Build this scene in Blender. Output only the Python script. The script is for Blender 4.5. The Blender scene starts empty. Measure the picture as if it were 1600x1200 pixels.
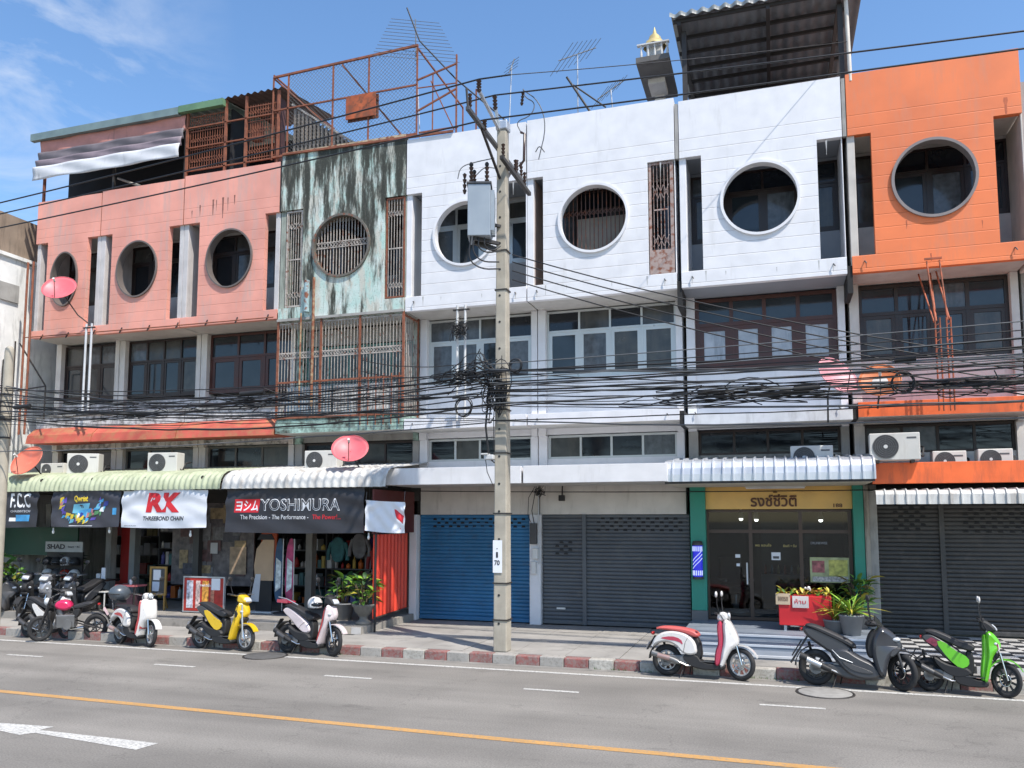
import bpy, bmesh, math, random
from mathutils import Vector, Matrix, Euler, Quaternion
from mathutils.geometry import tessellate_polygon
random.seed(7)
R = math.radians
SC = bpy.context.scene
COL = SC.collection

# ------------------------------------------------------------------ camera
cam = bpy.data.objects.new('camera', bpy.data.cameras.new('camera'))
COL.objects.link(cam); SC.camera = cam
cam.data.sensor_fit = 'HORIZONTAL'; cam.data.sensor_width = 36.0
cam.data.lens = 36.0 * 1270 / 1600
cam.data.shift_y = 94 / 1600
cam.data.clip_end = 3000
cam.location = (0, 0, 2.5)
_th, _p = R(17.853), R(5.308)
_fw = Vector((-math.sin(_th) * math.cos(_p), math.cos(_th) * math.cos(_p), math.sin(_p)))
cam.rotation_euler = _fw.to_track_quat('-Z', 'Y').to_euler()

# ------------------------------------------------------------------ sky and sun
SUN_EL, SUN_AZ = 57, 0            # azimuth handled through the vector below
sdir = Vector((0.82, -0.57, 0)).normalized() * math.cos(R(SUN_EL)) + Vector((0, 0, math.sin(R(SUN_EL))))
W = bpy.data.worlds.new('World'); SC.world = W; W.use_nodes = True
nt = W.node_tree; N = nt.nodes; L = nt.links
for n in list(N): N.remove(n)
out = N.new('ShaderNodeOutputWorld'); bg = N.new('ShaderNodeBackground')
sky = N.new('ShaderNodeTexSky'); sky.sky_type = 'NISHITA'; sky.sun_disc = False
sky.sun_elevation = R(SUN_EL); sky.sun_rotation = math.atan2(sdir.x, sdir.y)
sky.air_density = 1.0; sky.dust_density = 0.6; sky.ozone_density = 1.5
tc = N.new('ShaderNodeTexCoord')
mp = N.new('ShaderNodeMapping'); mp.inputs['Scale'].default_value = (2.2, 2.2, 7.0)
nz = N.new('ShaderNodeTexNoise'); nz.inputs['Scale'].default_value = 1.6; nz.inputs['Detail'].default_value = 7; nz.inputs['Roughness'].default_value = .6
nz.inputs['Distortion'].default_value = .5
# thin cloud is confined to the west (left) part of the sky and, loosely, behind the viewer
vm = N.new('ShaderNodeVectorMath'); vm.operation = 'DOT_PRODUCT'; vm.inputs[1].default_value = Vector((-.745, .50, .46)).normalized()
mr = N.new('ShaderNodeMapRange'); mr.inputs[1].default_value = .958; mr.inputs[2].default_value = .995
mr2 = N.new('ShaderNodeMapRange'); mr2.inputs[1].default_value = .48; mr2.inputs[2].default_value = .80
mul = N.new('ShaderNodeMath'); mul.operation = 'MULTIPLY'
mul2 = N.new('ShaderNodeMath'); mul2.operation = 'MULTIPLY'; mul2.inputs[1].default_value = 1.0
mix = N.new('ShaderNodeMixRGB'); mix.inputs[2].default_value = (4.6, 4.9, 5.4, 1)
hs = N.new('ShaderNodeHueSaturation'); hs.inputs['Saturation'].default_value = 1.15; hs.inputs['Value'].default_value = 1.22
L.new(tc.outputs['Generated'], mp.inputs[0]); L.new(mp.outputs[0], nz.inputs['Vector'])
L.new(tc.outputs['Generated'], vm.inputs[0]); L.new(vm.outputs['Value'], mr.inputs[0])
L.new(nz.outputs['Fac'], mr2.inputs[0]); L.new(mr.outputs[0], mul.inputs[0]); L.new(mr2.outputs[0], mul.inputs[1])
L.new(mul.outputs[0], mul2.inputs[0]); L.new(mul2.outputs[0], mix.inputs[0])
L.new(sky.outputs[0], hs.inputs['Color']); L.new(hs.outputs[0], mix.inputs[1])
L.new(mix.outputs[0], bg.inputs[0]); bg.inputs[1].default_value = 0.14
L.new(bg.outputs[0], out.inputs[0])
sun = bpy.data.objects.new('sun', bpy.data.lights.new('sun', 'SUN')); COL.objects.link(sun)
sun.data.energy = 4.2; sun.data.angle = R(.6); sun.data.color = (1, .935, .85)
sun.rotation_euler = sdir.to_track_quat('Z', 'Y').to_euler()
vs = SC.view_settings
vs.view_transform = 'Standard'; vs.look = 'None'; vs.gamma = 1; vs.exposure = 0.52; vs.use_curve_mapping = False

# ------------------------------------------------------------------ materials
_mc = {}
def M(key, col, rough=.6, metal=0, var=.12, vs_=3.0, dirt=0, dcol=(.04, .04, .035), dsc=1.0, bump=0, bsc=40, emit=None, es=0,
      groove=None, alpha=None, rust=0, spec=.5, coat=0, streak=True, grow=None):
    if key in _mc: return _mc[key]
    m = bpy.data.materials.new(key); m.use_nodes = True
    nt = m.node_tree; N = nt.nodes; L = nt.links
    b = N['Principled BSDF']
    b.inputs['Roughness'].default_value = rough; b.inputs['Metallic'].default_value = metal
    b.inputs['Specular IOR Level'].default_value = spec
    if coat: b.inputs['Coat Weight'].default_value = coat; b.inputs['Coat Roughness'].default_value = .08
    geo = N.new('ShaderNodeNewGeometry')
    base = N.new('ShaderNodeRGB'); base.outputs[0].default_value = (*col, 1)
    cur = base.outputs[0]
    if var:
        n1 = N.new('ShaderNodeTexNoise'); n1.inputs['Scale'].default_value = vs_; n1.inputs['Detail'].default_value = 5
        L.new(geo.outputs['Position'], n1.inputs['Vector'])
        r1 = N.new('ShaderNodeMapRange'); r1.inputs[1].default_value = .3; r1.inputs[2].default_value = .7
        r1.inputs[3].default_value = 1 - var; r1.inputs[4].default_value = 1 + var
        L.new(n1.outputs['Fac'], r1.inputs[0])
        mm = N.new('ShaderNodeVectorMath'); mm.operation = 'SCALE'; L.new(cur, mm.inputs[0]); L.new(r1.outputs[0], mm.inputs['Scale'])
        cur = mm.outputs[0]
        rr = N.new('ShaderNodeMapRange'); rr.inputs[1].default_value = .3; rr.inputs[2].default_value = .7
        rr.inputs[3].default_value = max(.02, rough - .08); rr.inputs[4].default_value = min(1, rough + .08)
        L.new(n1.outputs['Fac'], rr.inputs[0]); L.new(rr.outputs[0], b.inputs['Roughness'])
    if dirt:
        mpn = N.new('ShaderNodeMapping'); mpn.inputs['Scale'].default_value = (2.2 * dsc, 2.2 * dsc, (.35 if streak else 2.2) * dsc)
        L.new(geo.outputs['Position'], mpn.inputs[0])
        n2 = N.new('ShaderNodeTexNoise'); n2.inputs['Scale'].default_value = 2.0; n2.inputs['Detail'].default_value = 8; n2.inputs['Roughness'].default_value = .68
        L.new(mpn.outputs[0], n2.inputs['Vector'])
        r2 = N.new('ShaderNodeMapRange'); r2.inputs[1].default_value = .62 - dirt * .3; r2.inputs[2].default_value = .8 - dirt * .22
        r2.inputs[4].default_value = min(1, .35 + dirt)
        L.new(n2.outputs['Fac'], r2.inputs[0])
        mx = N.new('ShaderNodeMixRGB'); L.new(r2.outputs[0], mx.inputs[0]); L.new(cur, mx.inputs[1]); mx.inputs[2].default_value = (*dcol, 1)
        cur = mx.outputs[0]
    if rust:
        n3 = N.new('ShaderNodeTexNoise'); n3.inputs['Scale'].default_value = 9; n3.inputs['Detail'].default_value = 6
        L.new(geo.outputs['Position'], n3.inputs['Vector'])
        r3 = N.new('ShaderNodeMapRange'); r3.inputs[1].default_value = .6 - rust * .3; r3.inputs[2].default_value = .72 - rust * .2
        L.new(n3.outputs['Fac'], r3.inputs[0])
        mx = N.new('ShaderNodeMixRGB'); L.new(r3.outputs[0], mx.inputs[0]); L.new(cur, mx.inputs[1]); mx.inputs[2].default_value = (.20, .065, .03, 1)
        cur = mx.outputs[0]
    hgt = None
    if groove:      # shallow horizontal formwork grooves cut into the render: (z start, spacing, z end)
        z0, sp, z1 = groove
        sx = N.new('ShaderNodeSeparateXYZ'); L.new(geo.outputs['Position'], sx.inputs[0])
        a = N.new('ShaderNodeMath'); a.operation = 'SUBTRACT'; a.inputs[1].default_value = z0; L.new(sx.outputs[2], a.inputs[0])
        d = N.new('ShaderNodeMath'); d.operation = 'DIVIDE'; d.inputs[1].default_value = sp; L.new(a.outputs[0], d.inputs[0])
        fr = N.new('ShaderNodeMath'); fr.operation = 'PINGPONG'; fr.inputs[1].default_value = .5; L.new(d.outputs[0], fr.inputs[0])
        g = N.new('ShaderNodeMapRange'); g.inputs[1].default_value = 0; g.inputs[2].default_value = .035; g.inputs[3].default_value = 0; g.inputs[4].default_value = 1
        L.new(fr.outputs[0], g.inputs[0])
        lt = N.new('ShaderNodeMath'); lt.operation = 'GREATER_THAN'; lt.inputs[1].default_value = z1; L.new(sx.outputs[2], lt.inputs[0])
        mxx = N.new('ShaderNodeMath'); mxx.operation = 'MAXIMUM'; L.new(g.outputs[0], mxx.inputs[0]); L.new(lt.outputs[0], mxx.inputs[1])
        hgt = mxx.outputs[0]
        # darker tint along the groove lines
        mx = N.new('ShaderNodeMixRGB'); mx.blend_type = 'MULTIPLY'; iv = N.new('ShaderNodeMath'); iv.operation = 'SUBTRACT'; iv.inputs[0].default_value = 1
        L.new(hgt, iv.inputs[1]); ms = N.new('ShaderNodeMath'); ms.operation = 'MULTIPLY'; ms.inputs[1].default_value = .5; L.new(iv.outputs[0], ms.inputs[0])
        L.new(ms.outputs[0], mx.inputs[0]); L.new(cur, mx.inputs[1]); mx.inputs[2].default_value = (.62, .58, .55, 1); cur = mx.outputs[0]
    L.new(cur, b.inputs['Base Color'])
    if hgt or bump:
        bp = N.new('ShaderNodeBump'); bp.inputs['Strength'].default_value = .6
        if hgt: bp.inputs['Distance'].default_value = .015; L.new(hgt, bp.inputs['Height'])
        else:
            bn = N.new('ShaderNodeTexNoise'); bn.inputs['Scale'].default_value = bsc; bn.inputs['Detail'].default_value = 4
            L.new(geo.outputs['Position'], bn.inputs['Vector']); bp.inputs['Distance'].default_value = bump; L.new(bn.outputs['Fac'], bp.inputs['Height'])
        L.new(bp.outputs[0], b.inputs['Normal'])
    if emit: b.inputs['Emission Color'].default_value = (*emit, 1); b.inputs['Emission Strength'].default_value = es
    if alpha is not None:
        b.inputs['Alpha'].default_value = alpha
    _mc[key] = m
    return m

def glass_mat(key, tint=(.9, .95, .95), mixf=.85):
    if key in _mc: return _mc[key]
    m = bpy.data.materials.new(key); m.use_nodes = True; nt = m.node_tree; N = nt.nodes; L = nt.links
    for n in list(N): N.remove(n)
    o = N.new('ShaderNodeOutputMaterial'); t = N.new('ShaderNodeBsdfTransparent'); t.inputs[0].default_value = (*[c * mixf for c in tint], 1)
    g = N.new('ShaderNodeBsdfGlossy'); g.inputs['Roughness'].default_value = .03
    fr = N.new('ShaderNodeFresnel'); fr.inputs[0].default_value = 1.5
    mx = N.new('ShaderNodeMixShader'); L.new(fr.outputs[0], mx.inputs[0]); L.new(t.outputs[0], mx.inputs[1]); L.new(g.outputs[0], mx.inputs[2]); L.new(mx.outputs[0], o.inputs[0])
    _mc[key] = m; return m

# ------------------------------------------------------------------ mesh builder
def chaikin(p, k=2, closed=True):
    p = [Vector(q) for q in p]
    for _ in range(k):
        q = []
        n = len(p)
        rng = range(n) if closed else range(n - 1)
        if not closed: q.append(p[0])
        for i in rng:
            a, b = p[i], p[(i + 1) % n]
            q += [a * .75 + b * .25, a * .25 + b * .75]
        if not closed: q.append(p[-1])
        p = q
    return p

class MB:
    def __init__(s, mat=None):
        s.v = []; s.f = []; s.mi = []; s.sm = []; s.mats = []; s.cur = 0; s.xf = None
        if mat: s.set(mat)
    def set(s, mat):
        if mat not in s.mats: s.mats.append(mat)
        s.cur = s.mats.index(mat); return s
    def add(s, vs, fs, smooth=False):
        o = len(s.v)
        if s.xf is not None: vs = [tuple(s.xf @ Vector(q)) for q in vs]
        s.v += [tuple(q) for q in vs]
        for f in fs:
            s.f.append([o + i for i in f]); s.mi.append(s.cur); s.sm.append(smooth)
        return s
    def box(s, x0, x1, y0, y1, z0, z1):
        return s.add([(x0, y0, z0), (x1, y0, z0), (x1, y1, z0), (x0, y1, z0), (x0, y0, z1), (x1, y0, z1), (x1, y1, z1), (x0, y1, z1)],
                     [(0, 3, 2, 1), (4, 5, 6, 7), (0, 1, 5, 4), (1, 2, 6, 5), (2, 3, 7, 6), (3, 0, 4, 7)])
    def frame(s, d):
        d = Vector(d).normalized(); a = Vector((0, 0, 1)) if abs(d.z) < .9 else Vector((1, 0, 0))
        u = d.cross(a).normalized(); return u, d.cross(u).normalized()
    def tube(s, pts, r, n=6, r1=None, caps=True):
        pts = [Vector(p) for p in pts]; k = len(pts); vs = []; fs = []
        u, w = s.frame(pts[1] - pts[0])
        for i, p in enumerate(pts):
            d = (pts[min(i + 1, k - 1)] - pts[max(i - 1, 0)])
            if d.length < 1e-9: d = Vector((0, 0, 1))
            d.normalize()
            u = (u - d * u.dot(d)); u = u.normalized() if u.length > 1e-6 else s.frame(d)[0]
            w = d.cross(u)
            rr = r if r1 is None else r + (r1 - r) * i / (k - 1)
            vs += [p + (u * math.cos(2 * math.pi * j / n) + w * math.sin(2 * math.pi * j / n)) * rr for j in range(n)]
        for i in range(k - 1):
            for j in range(n):
                fs.append((i * n + j, i * n + (j + 1) % n, (i + 1) * n + (j + 1) % n, (i + 1) * n + j))
        s.add(vs, fs, True)
        if caps:
            s.add(vs[:n], [tuple(range(n))[::-1]]); s.add(vs[-n:], [tuple(range(n))])
        return s
    def cyl(s, p0, p1, r, r1=None, n=10, caps=True): return s.tube([p0, p1], r, n, r1, caps)
    def bar(s, p0, p1, w, h=None):
        h = h or w; p0 = Vector(p0); p1 = Vector(p1); u, v = s.frame(p1 - p0); u = u * w / 2; v = v * h / 2
        vs = [p0 - u - v, p0 + u - v, p0 + u + v, p0 - u + v, p1 - u - v, p1 + u - v, p1 + u + v, p1 - u + v]
        return s.add(vs, [(0, 3, 2, 1), (4, 5, 6, 7), (0, 1, 5, 4), (1, 2, 6, 5), (2, 3, 7, 6), (3, 0, 4, 7)])
    def prism(s, outer, y0, y1, holes=()):
        loops = [list(outer)] + [list(h) for h in holes]
        tri = tessellate_polygon([[Vector((x, z, 0)) for x, z in l] for l in loops])
        flat = [p for l in loops for p in l]; n = len(flat)
        vs = [(x, y0, z) for x, z in flat] + [(x, y1, z) for x, z in flat]
        def area(t):
            a, b, c = [flat[i] for i in t]; return (b[0] - a[0]) * (c[1] - a[1]) - (c[0] - a[0]) * (b[1] - a[1])
        fs = []
        for t in tri:
            t = tuple(t)
            if abs(area(t)) < 1e-12: continue
            if area(t) < 0: t = t[::-1]
            fs.append(t); fs.append(tuple(i + n for i in t[::-1]))
        s.add(vs, fs)
        for li, l in enumerate(loops):
            ar = sum(l[i][0] * l[(i + 1) % len(l)][1] - l[(i + 1) % len(l)][0] * l[i][1] for i in range(len(l)))
            if (ar > 0) == (li == 0): l = l[::-1]
            k = len(l); vs = [(x, y0, z) for x, z in l] + [(x, y1, z) for x, z in l]
            s.add(vs, [(i, (i + 1) % k, k + (i + 1) % k, k + i) for i in range(k)], k > 16)
        return s
    def pillow(s, poly, w, ins=.03, sm=2, yc=0, pinch=None):
        """side outline (x,z) given real width 2w with softened edges"""
        p = chaikin([(a, b, 0) for a, b in poly], sm); n = len(p)
        c = sum(p, Vector()) / n
        ar = sum(p[i].x * p[(i + 1) % n].y - p[(i + 1) % n].x * p[i].y for i in range(n))
        if ar < 0: p = p[::-1]
        nor = []
        for i in range(n):
            t = p[(i + 1) % n] - p[i - 1]; t.normalize(); nor.append(Vector((t.y, -t.x, 0)))
        lay = [(-1, ins), (-.88, ins * .35), (-.6, 0), (.6, 0), (.88, ins * .35), (1, ins)]
        vs = []
        for a, d in lay:
            for q, m in zip(p, nor):
                ww = w if pinch is None else w * pinch(q.x, q.y)
                vs.append((q.x - m.x * d, yc + a * ww, q.y - m.y * d))
        fs = []
        for k in range(5):
            for i in range(n):
                fs.append((k * n + i, k * n + (i + 1) % n, (k + 1) * n + (i + 1) % n, (k + 1) * n + i))
        s.add(vs, [f[::-1] for f in fs], True)
        for k, rev in ((0, False), (5, True)):
            l = vs[k * n:(k + 1) * n]
            tri = tessellate_polygon([[Vector((a, c_, 0)) for a, b, c_ in l]])
            out_ = []
            for t in tri:
                a, b, c3 = [l[i] for i in t]
                ar_ = (b[0] - a[0]) * (c3[2] - a[2]) - (c3[0] - a[0]) * (b[2] - a[2])
                t = tuple(t)
                if (ar_ < 0) != rev: t = t[::-1]
                out_.append(t)
            s.add(l, out_, True)
        return s
    def torus(s, c, ax, Rr, r, n=28, m=8, a0=0, a1=2 * math.pi, sq=1.0):
        c = Vector(c); u, w = s.frame(ax); d = Vector(ax).normalized(); full = abs(a1 - a0 - 2 * math.pi) < 1e-6
        k = n if full else n + 1; vs = []; fs = []
        for i in range(k):
            a = a0 + (a1 - a0) * i / n; e = u * math.cos(a) + w * math.sin(a)
            for j in range(m):
                b = 2 * math.pi * j / m
                vs.append(c + e * (Rr + r * math.cos(b)) + d * (r * sq * math.sin(b)))
        for i in range(n):
            i2 = (i + 1) % k
            for j in range(m): fs.append((i * m + j, i2 * m + j, i2 * m + (j + 1) % m, i * m + (j + 1) % m))
        return s.add(vs, fs, True)
    def ell(s, c, r, n=12, m=8, q=None, z0=-1.0, z1=1.0):
        c = Vector(c); r = (r, r, r) if isinstance(r, (int, float)) else r; vs = []; fs = []
        for i in range(m + 1):
            zz = z0 + (z1 - z0) * i / m
            zz = math.sin(math.asin(max(-1, min(1, z0))) + (math.asin(z1) - math.asin(z0)) * i / m); rr = math.sqrt(max(0, 1 - zz * zz))
            for j in range(n):
                a = 2 * math.pi * j / n; p = Vector((r[0] * rr * math.cos(a), r[1] * rr * math.sin(a), r[2] * zz))
                if q is not None: p = q @ p
                vs.append(c + p)
        for i in range(m):
            for j in range(n): fs.append((i * n + j, i * n + (j + 1) % n, (i + 1) * n + (j + 1) % n, (i + 1) * n + j))
        return s.add(vs, fs, True)
    def lathe(s, prof, c=(0, 0, 0), n=20):
        c = Vector(c); vs = []; fs = []
        for r, z in prof:
            vs += [c + Vector((r * math.cos(2 * math.pi * j / n), r * math.sin(2 * math.pi * j / n), z)) for j in range(n)]
        for i in range(len(prof) - 1):
            for j in range(n): fs.append((i * n + j, i * n + (j + 1) % n, (i + 1) * n + (j + 1) % n, (i + 1) * n + j))
        return s.add(vs, fs, True)
    def grid(s, fn, nu, nv, smooth=True):
        vs = [fn(i / nu, j / nv) for j in range(nv + 1) for i in range(nu + 1)]
        fs = [(j * (nu + 1) + i, j * (nu + 1) + i + 1, (j + 1) * (nu + 1) + i + 1, (j + 1) * (nu + 1) + i) for j in range(nv) for i in range(nu)]
        return s.add(vs, fs, smooth)
    def mesh(s, name):
        me = bpy.data.meshes.new(name); me.from_pydata(s.v, [], s.f)
        for m in s.mats: me.materials.append(m)
        me.polygons.foreach_set('material_index', s.mi); me.polygons.foreach_set('use_smooth', s.sm); me.update()
        return me

def link(name, me, parent=None, loc=None, rot=None):
    o = bpy.data.objects.new(name, me); COL.objects.link(o)
    if parent: o.parent = parent
    if loc: o.location = loc
    if rot: o.rotation_euler = rot
    return o
SPLIT = {'fin', 'pillar', 'sill_wall', 'wall', 'lintel', 'interior_wall', 'purlins', 'post'}
def part(name, mb, parent, bev=0, stuff=False, label=None, solid=0, loc=None):
    if name in SPLIT and parent and len(mb.v) > 8 and len(mb.v) % 8 == 0 and len(mb.f) * 8 == len(mb.v) * 6:
        for i in range(len(mb.v) // 8):
            q = MB(); q.mats = mb.mats; q.v = mb.v[i * 8:i * 8 + 8]; q.f = [[k - i * 8 for k in f] for f in mb.f[i * 6:i * 6 + 6]]
            q.mi = mb.mi[i * 6:i * 6 + 6]; q.sm = mb.sm[i * 6:i * 6 + 6]
            o = part(name, q, parent, bev, stuff, label, solid, loc)
        return o
    o = link(name, mb.mesh(name), parent, loc)
    if solid:
        m = o.modifiers.new('s', 'SOLIDIFY'); m.thickness = solid; m.offset = 0
    if bev:
        m = o.modifiers.new('b', 'BEVEL'); m.width = bev; m.segments = 2; m.limit_method = 'ANGLE'; m.angle_limit = R(40)
    if stuff: o['kind'] = 'stuff'
    if label: o['label'] = label
    return o
def tag(o, label, cat, group=None):
    o['label'] = label; o['category'] = cat
    if group: o['group'] = group
    return o
def thing(name, label, cat, loc=(0, 0, 0), rz=0, group=None, rot=None, sc=None):
    o = bpy.data.objects.new(name, None); COL.objects.link(o); o.empty_display_size = .2
    o.location = loc; o.rotation_euler = rot or (0, 0, rz)
    if sc: o.scale = sc
    return tag(o, label, cat, group)
def solo(name, mb, label, cat, group=None, bev=0, solid=0, loc=None, rz=0):
    o = part(name, mb, None, bev, solid=solid); 
    if loc: o.location = loc
    if rz: o.rotation_euler = (0, 0, rz)
    return tag(o, label, cat, group)
def struct(name, mb, parent=None):
    o = part(name, mb, parent)
    if not parent: o['kind'] = 'structure'
    return o
def copy_tree(o, parent=None):
    c = o.copy(); COL.objects.link(c); c.parent = parent
    for ch in list(o.children): copy_tree(ch, c)
    return c
def text(name, s, mat, parent, cx, cz, y, h, w=None, ext=.003, bold=0, shear=0, align='CENTER', face=-1, rz=0):
    """flat lettering facing -Y, centred on cx, cz with cap height about h and overall width w"""
    cu = bpy.data.curves.new('t', 'FONT'); cu.body = s; cu.align_x = 'LEFT'; cu.extrude = ext; cu.offset = bold; cu.shear = shear; cu.resolution_u = 3
    t = bpy.data.objects.new('t', cu); COL.objects.link(t)
    dg = bpy.context.evaluated_depsgraph_get(); me = bpy.data.meshes.new_from_object(t.evaluated_get(dg))
    bpy.data.objects.remove(t)
    xs = [v.co.x for v in me.vertices]; ys = [v.co.y for v in me.vertices]
    if not xs: return None
    x0, x1, y0, y1 = min(xs), max(xs), min(ys), max(ys)
    k = h / (y1 - y0); kx = k if w is None else w / (x1 - x0)
    for v in me.vertices:
        v.co = Vector(((v.co.x - (x0 + x1) / 2) * kx, -v.co.z, (v.co.y - (y0 + y1) / 2) * k))
    me.materials.clear(); me.materials.append(mat)
    o = link(name, me, parent, (cx, y, cz))
    return o

def mint_mat():
    m = bpy.data.materials.new('mouldy_mint_paint'); m.use_nodes = True; nt = m.node_tree; N = nt.nodes; L = nt.links; b = N['Principled BSDF']
    geo = N.new('ShaderNodeNewGeometry'); sx = N.new('ShaderNodeSeparateXYZ'); L.new(geo.outputs['Position'], sx.inputs[0])
    def noise(scv, sc, det=8, ro=.65):
        mp_ = N.new('ShaderNodeMapping'); mp_.inputs['Scale'].default_value = scv; L.new(geo.outputs['Position'], mp_.inputs[0])
        n = N.new('ShaderNodeTexNoise'); n.inputs['Scale'].default_value = sc; n.inputs['Detail'].default_value = det; n.inputs['Roughness'].default_value = ro; L.new(mp_.outputs[0], n.inputs['Vector']); return n.outputs['Fac']
    def rng(f, a, b_, c=0, d=1):
        r = N.new('ShaderNodeMapRange'); r.inputs[1].default_value = a; r.inputs[2].default_value = b_; r.inputs[3].default_value = c; r.inputs[4].default_value = d; L.new(f, r.inputs[0]); return r.outputs[0]
    def mixc(f, c1, c2):
        x = N.new('ShaderNodeMixRGB'); L.new(f, x.inputs[0])
        for i, c in ((1, c1), (2, c2)):
            if isinstance(c, tuple): x.inputs[i].default_value = (*c, 1)
            else: L.new(c, x.inputs[i])
        return x.outputs[0]
    c = mixc(rng(noise((1, 1, 1), 1.7), .35, .65), (.38, .56, .50), (.60, .66, .62))
    c = mixc(rng(noise((2, 2, .6), 3.0), .48, .58, 0, .85), c, (.52, .50, .43))            # bare patches
    # mould grows down from the wet parapet: denser high up, in vertical runs
    up = rng(sx.outputs[2], 8.2, 11.4, -.02, .085)
    ad = N.new('ShaderNodeMath'); ad.operation = 'ADD'; L.new(noise((3.0, 3.0, .42), 1.6, 10, .72), ad.inputs[0]); L.new(up, ad.inputs[1])
    c = mixc(rng(ad.outputs[0], .475, .58, 0, .9), c, (.10, .105, .085))
    c = mixc(rng(ad.outputs[0], .535, .62, 0, .92), c, (.026, .028, .022))
    c = mixc(rng(noise((9, 9, .5), 1.5, 6), .60, .68, 0, .65), c, (.16, .15, .12))
    c = mixc(rng(noise((1, 1, 1), 24, 4), .58, .66, 0, .5), c, (.10, .12, .09))
    L.new(c, b.inputs['Base Color']); b.inputs['Roughness'].default_value = .85
    bp = N.new('ShaderNodeBump'); bp.inputs['Distance'].default_value = .01; bp.inputs['Strength'].default_value = .5; L.new(noise((1, 1, 1), 30, 5), bp.inputs['Height']); L.new(bp.outputs[0], b.inputs['Normal'])
    return m
# ------------------------------------------------------------------ common materials
WHITE = lambda k, g=None: M(k, (.70, .70, .715), .6, var=.06, dirt=.16, dcol=(.50, .495, .48), groove=g)
GR = (7.68, .262, 10.75)
m_white1 = WHITE('white_paint_a', GR); m_plain = WHITE('white_paint_plain')
m_pink = M('pink_paint', (.70, .31, .24), .65, var=.16, vs_=.9, dirt=.42, dcol=(.50, .34, .30), groove=GR)
m_orange = M('orange_paint', (.74, .185, .060), .6, var=.14, vs_=.8, dirt=.42, dcol=(.60, .20, .10), groove=GR)
m_orange2 = M('orange_beam', (.76, .14, .035), .5, var=.12, dirt=.35, dcol=(.3, .08, .04))
m_redfascia = M('red_fascia', (.46, .09, .062), .7, var=.3, vs_=1.5, dirt=.55, dcol=(.36, .18, .08), streak=False)
m_mint = mint_mat()
m_mint2 = M('mint_paint_old', (.34, .50, .43), .8, var=.25, dirt=.75, dcol=(.05, .05, .04), streak=False)
m_conc = M('grey_concrete', (.33, .32, .30), .85, var=.15, dirt=.3, dcol=(.12, .12, .11), bump=.004)
m_soffit = M('soffit_paint', (.50, .49, .46), .8, var=.1, dirt=.15, dcol=(.25, .23, .2))
m_sgrey = M('grey_paint', (.24, .26, .29), .7, var=.05)
m_warm = M('warm_white_wall', (.60, .57, .53), .75, var=.08, dirt=.25, dcol=(.3, .28, .25))
m_dirtyw = M('dirty_white', (.58, .58, .57), .8, var=.15, dirt=.6, dcol=(.09, .09, .085), dsc=1.6, streak=False)
m_dark = M('dark_interior', (.014, .014, .016), .8, var=.2)
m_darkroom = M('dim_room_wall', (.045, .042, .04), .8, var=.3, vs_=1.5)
m_glass = M('window_glass', (.010, .013, .018), .05, var=.25, vs_=1.2, spec=.5)  # here and in the blue glass, dark rooms behind are painted into the base
m_glass2 = M('window_glass_blue', (.022, .030, .036), .06, var=.4, vs_=1.0, spec=.6)
m_gvar = [M('glass_netcurtain', (.09, .10, .11), .14, var=.3, vs_=7, spec=.5, dirt=.4, dcol=(.03, .035, .04)), M('glass_dusty', (.05, .052, .05), .2, var=.4, vs_=3, spec=.5, dirt=.5, dcol=(.08, .075, .065))]
m_curt = M('curtained_glass', (.34, .36, .39), .12, var=.3, vs_=2.0, spec=.8, dirt=.3, dcol=(.07, .08, .09))
m_wood = M('dark_wood', (.022, .012, .010), .4, var=.2)
m_wood2 = M('reddish_wood', (.062, .020, .015), .4, var=.2)
m_alu = M('aluminium_frame', (.52, .55, .55), .35, metal=.3, var=.06)
m_black = M('black_rubber', (.015, .015, .016), .65, var=.15)
m_cable = M('cable_black', (.012, .012, .013), .5, var=.1)
m_cgrey = M('cable_grey', (.10, .105, .11), .5, var=.1)
m_rust = M('rusty_iron', (.22, .075, .04), .8, var=.3, vs_=8, dirt=.3, dcol=(.08, .035, .025), streak=False)
m_rustl = M('faded_rusty_bar', (.40, .36, .32), .7, var=.25, vs_=6, rust=.12)
m_pipe = M('grey_pvc', (.50, .52, .54), .5, var=.08)
m_pipeb = M('stained_pipe', (.34, .24, .14), .7, var=.3, rust=.7)
m_galv = M('galvanised', (.50, .52, .54), .38, metal=.6, var=.1, dirt=.15, dcol=(.25, .25, .25))
m_tin = M('tin_sheet', (.60, .63, .67), .35, metal=.45, var=.08, dirt=.12, dcol=(.3, .3, .3))
m_wtin = M('white_tin', (.55, .55, .53), .55, var=.14, dirt=.5, dcol=(.28, .25, .22))
m_gtin = M('pale_green_tin', (.38, .42, .29), .6, var=.16, vs_=4, dirt=.4, dcol=(.2, .24, .14))
m_greyroof = M('grey_roof_sheet', (.15, .155, .165), .6, var=.15, dirt=.2)
m_steel = M('dark_steel', (.03, .026, .024), .6, var=.2)
m_red = M('red_sheet', (.68, .055, .025), .45, var=.06)
m_teal = M('teal_paint', (.02, .24, .17), .45, var=.08, dirt=.15, dcol=(.02, .1, .08))
m_goldsign = M('gold_sign', (.74, .46, .14), .5, var=.08)
m_pole = M('pole_concrete', (.37, .335, .27), .85, var=.14, vs_=4, dirt=.22, dcol=(.22, .2, .16), bump=.005, bsc=60)
m_insul = M('brown_ceramic', (.05, .025, .018), .25, var=.1)
m_trans = M('transformer_grey', (.27, .31, .345), .4, var=.06, metal=.1)
m_lightgrey = M('light_grey_plastic', (.62, .62, .60), .5, var=.06)
m_dkgrey = M('dark_grey_plastic', (.06, .06, .062), .45, var=.1)
m_gold = M('gold_leaf', (.50, .40, .18), .5, metal=.4, var=.1)
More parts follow.
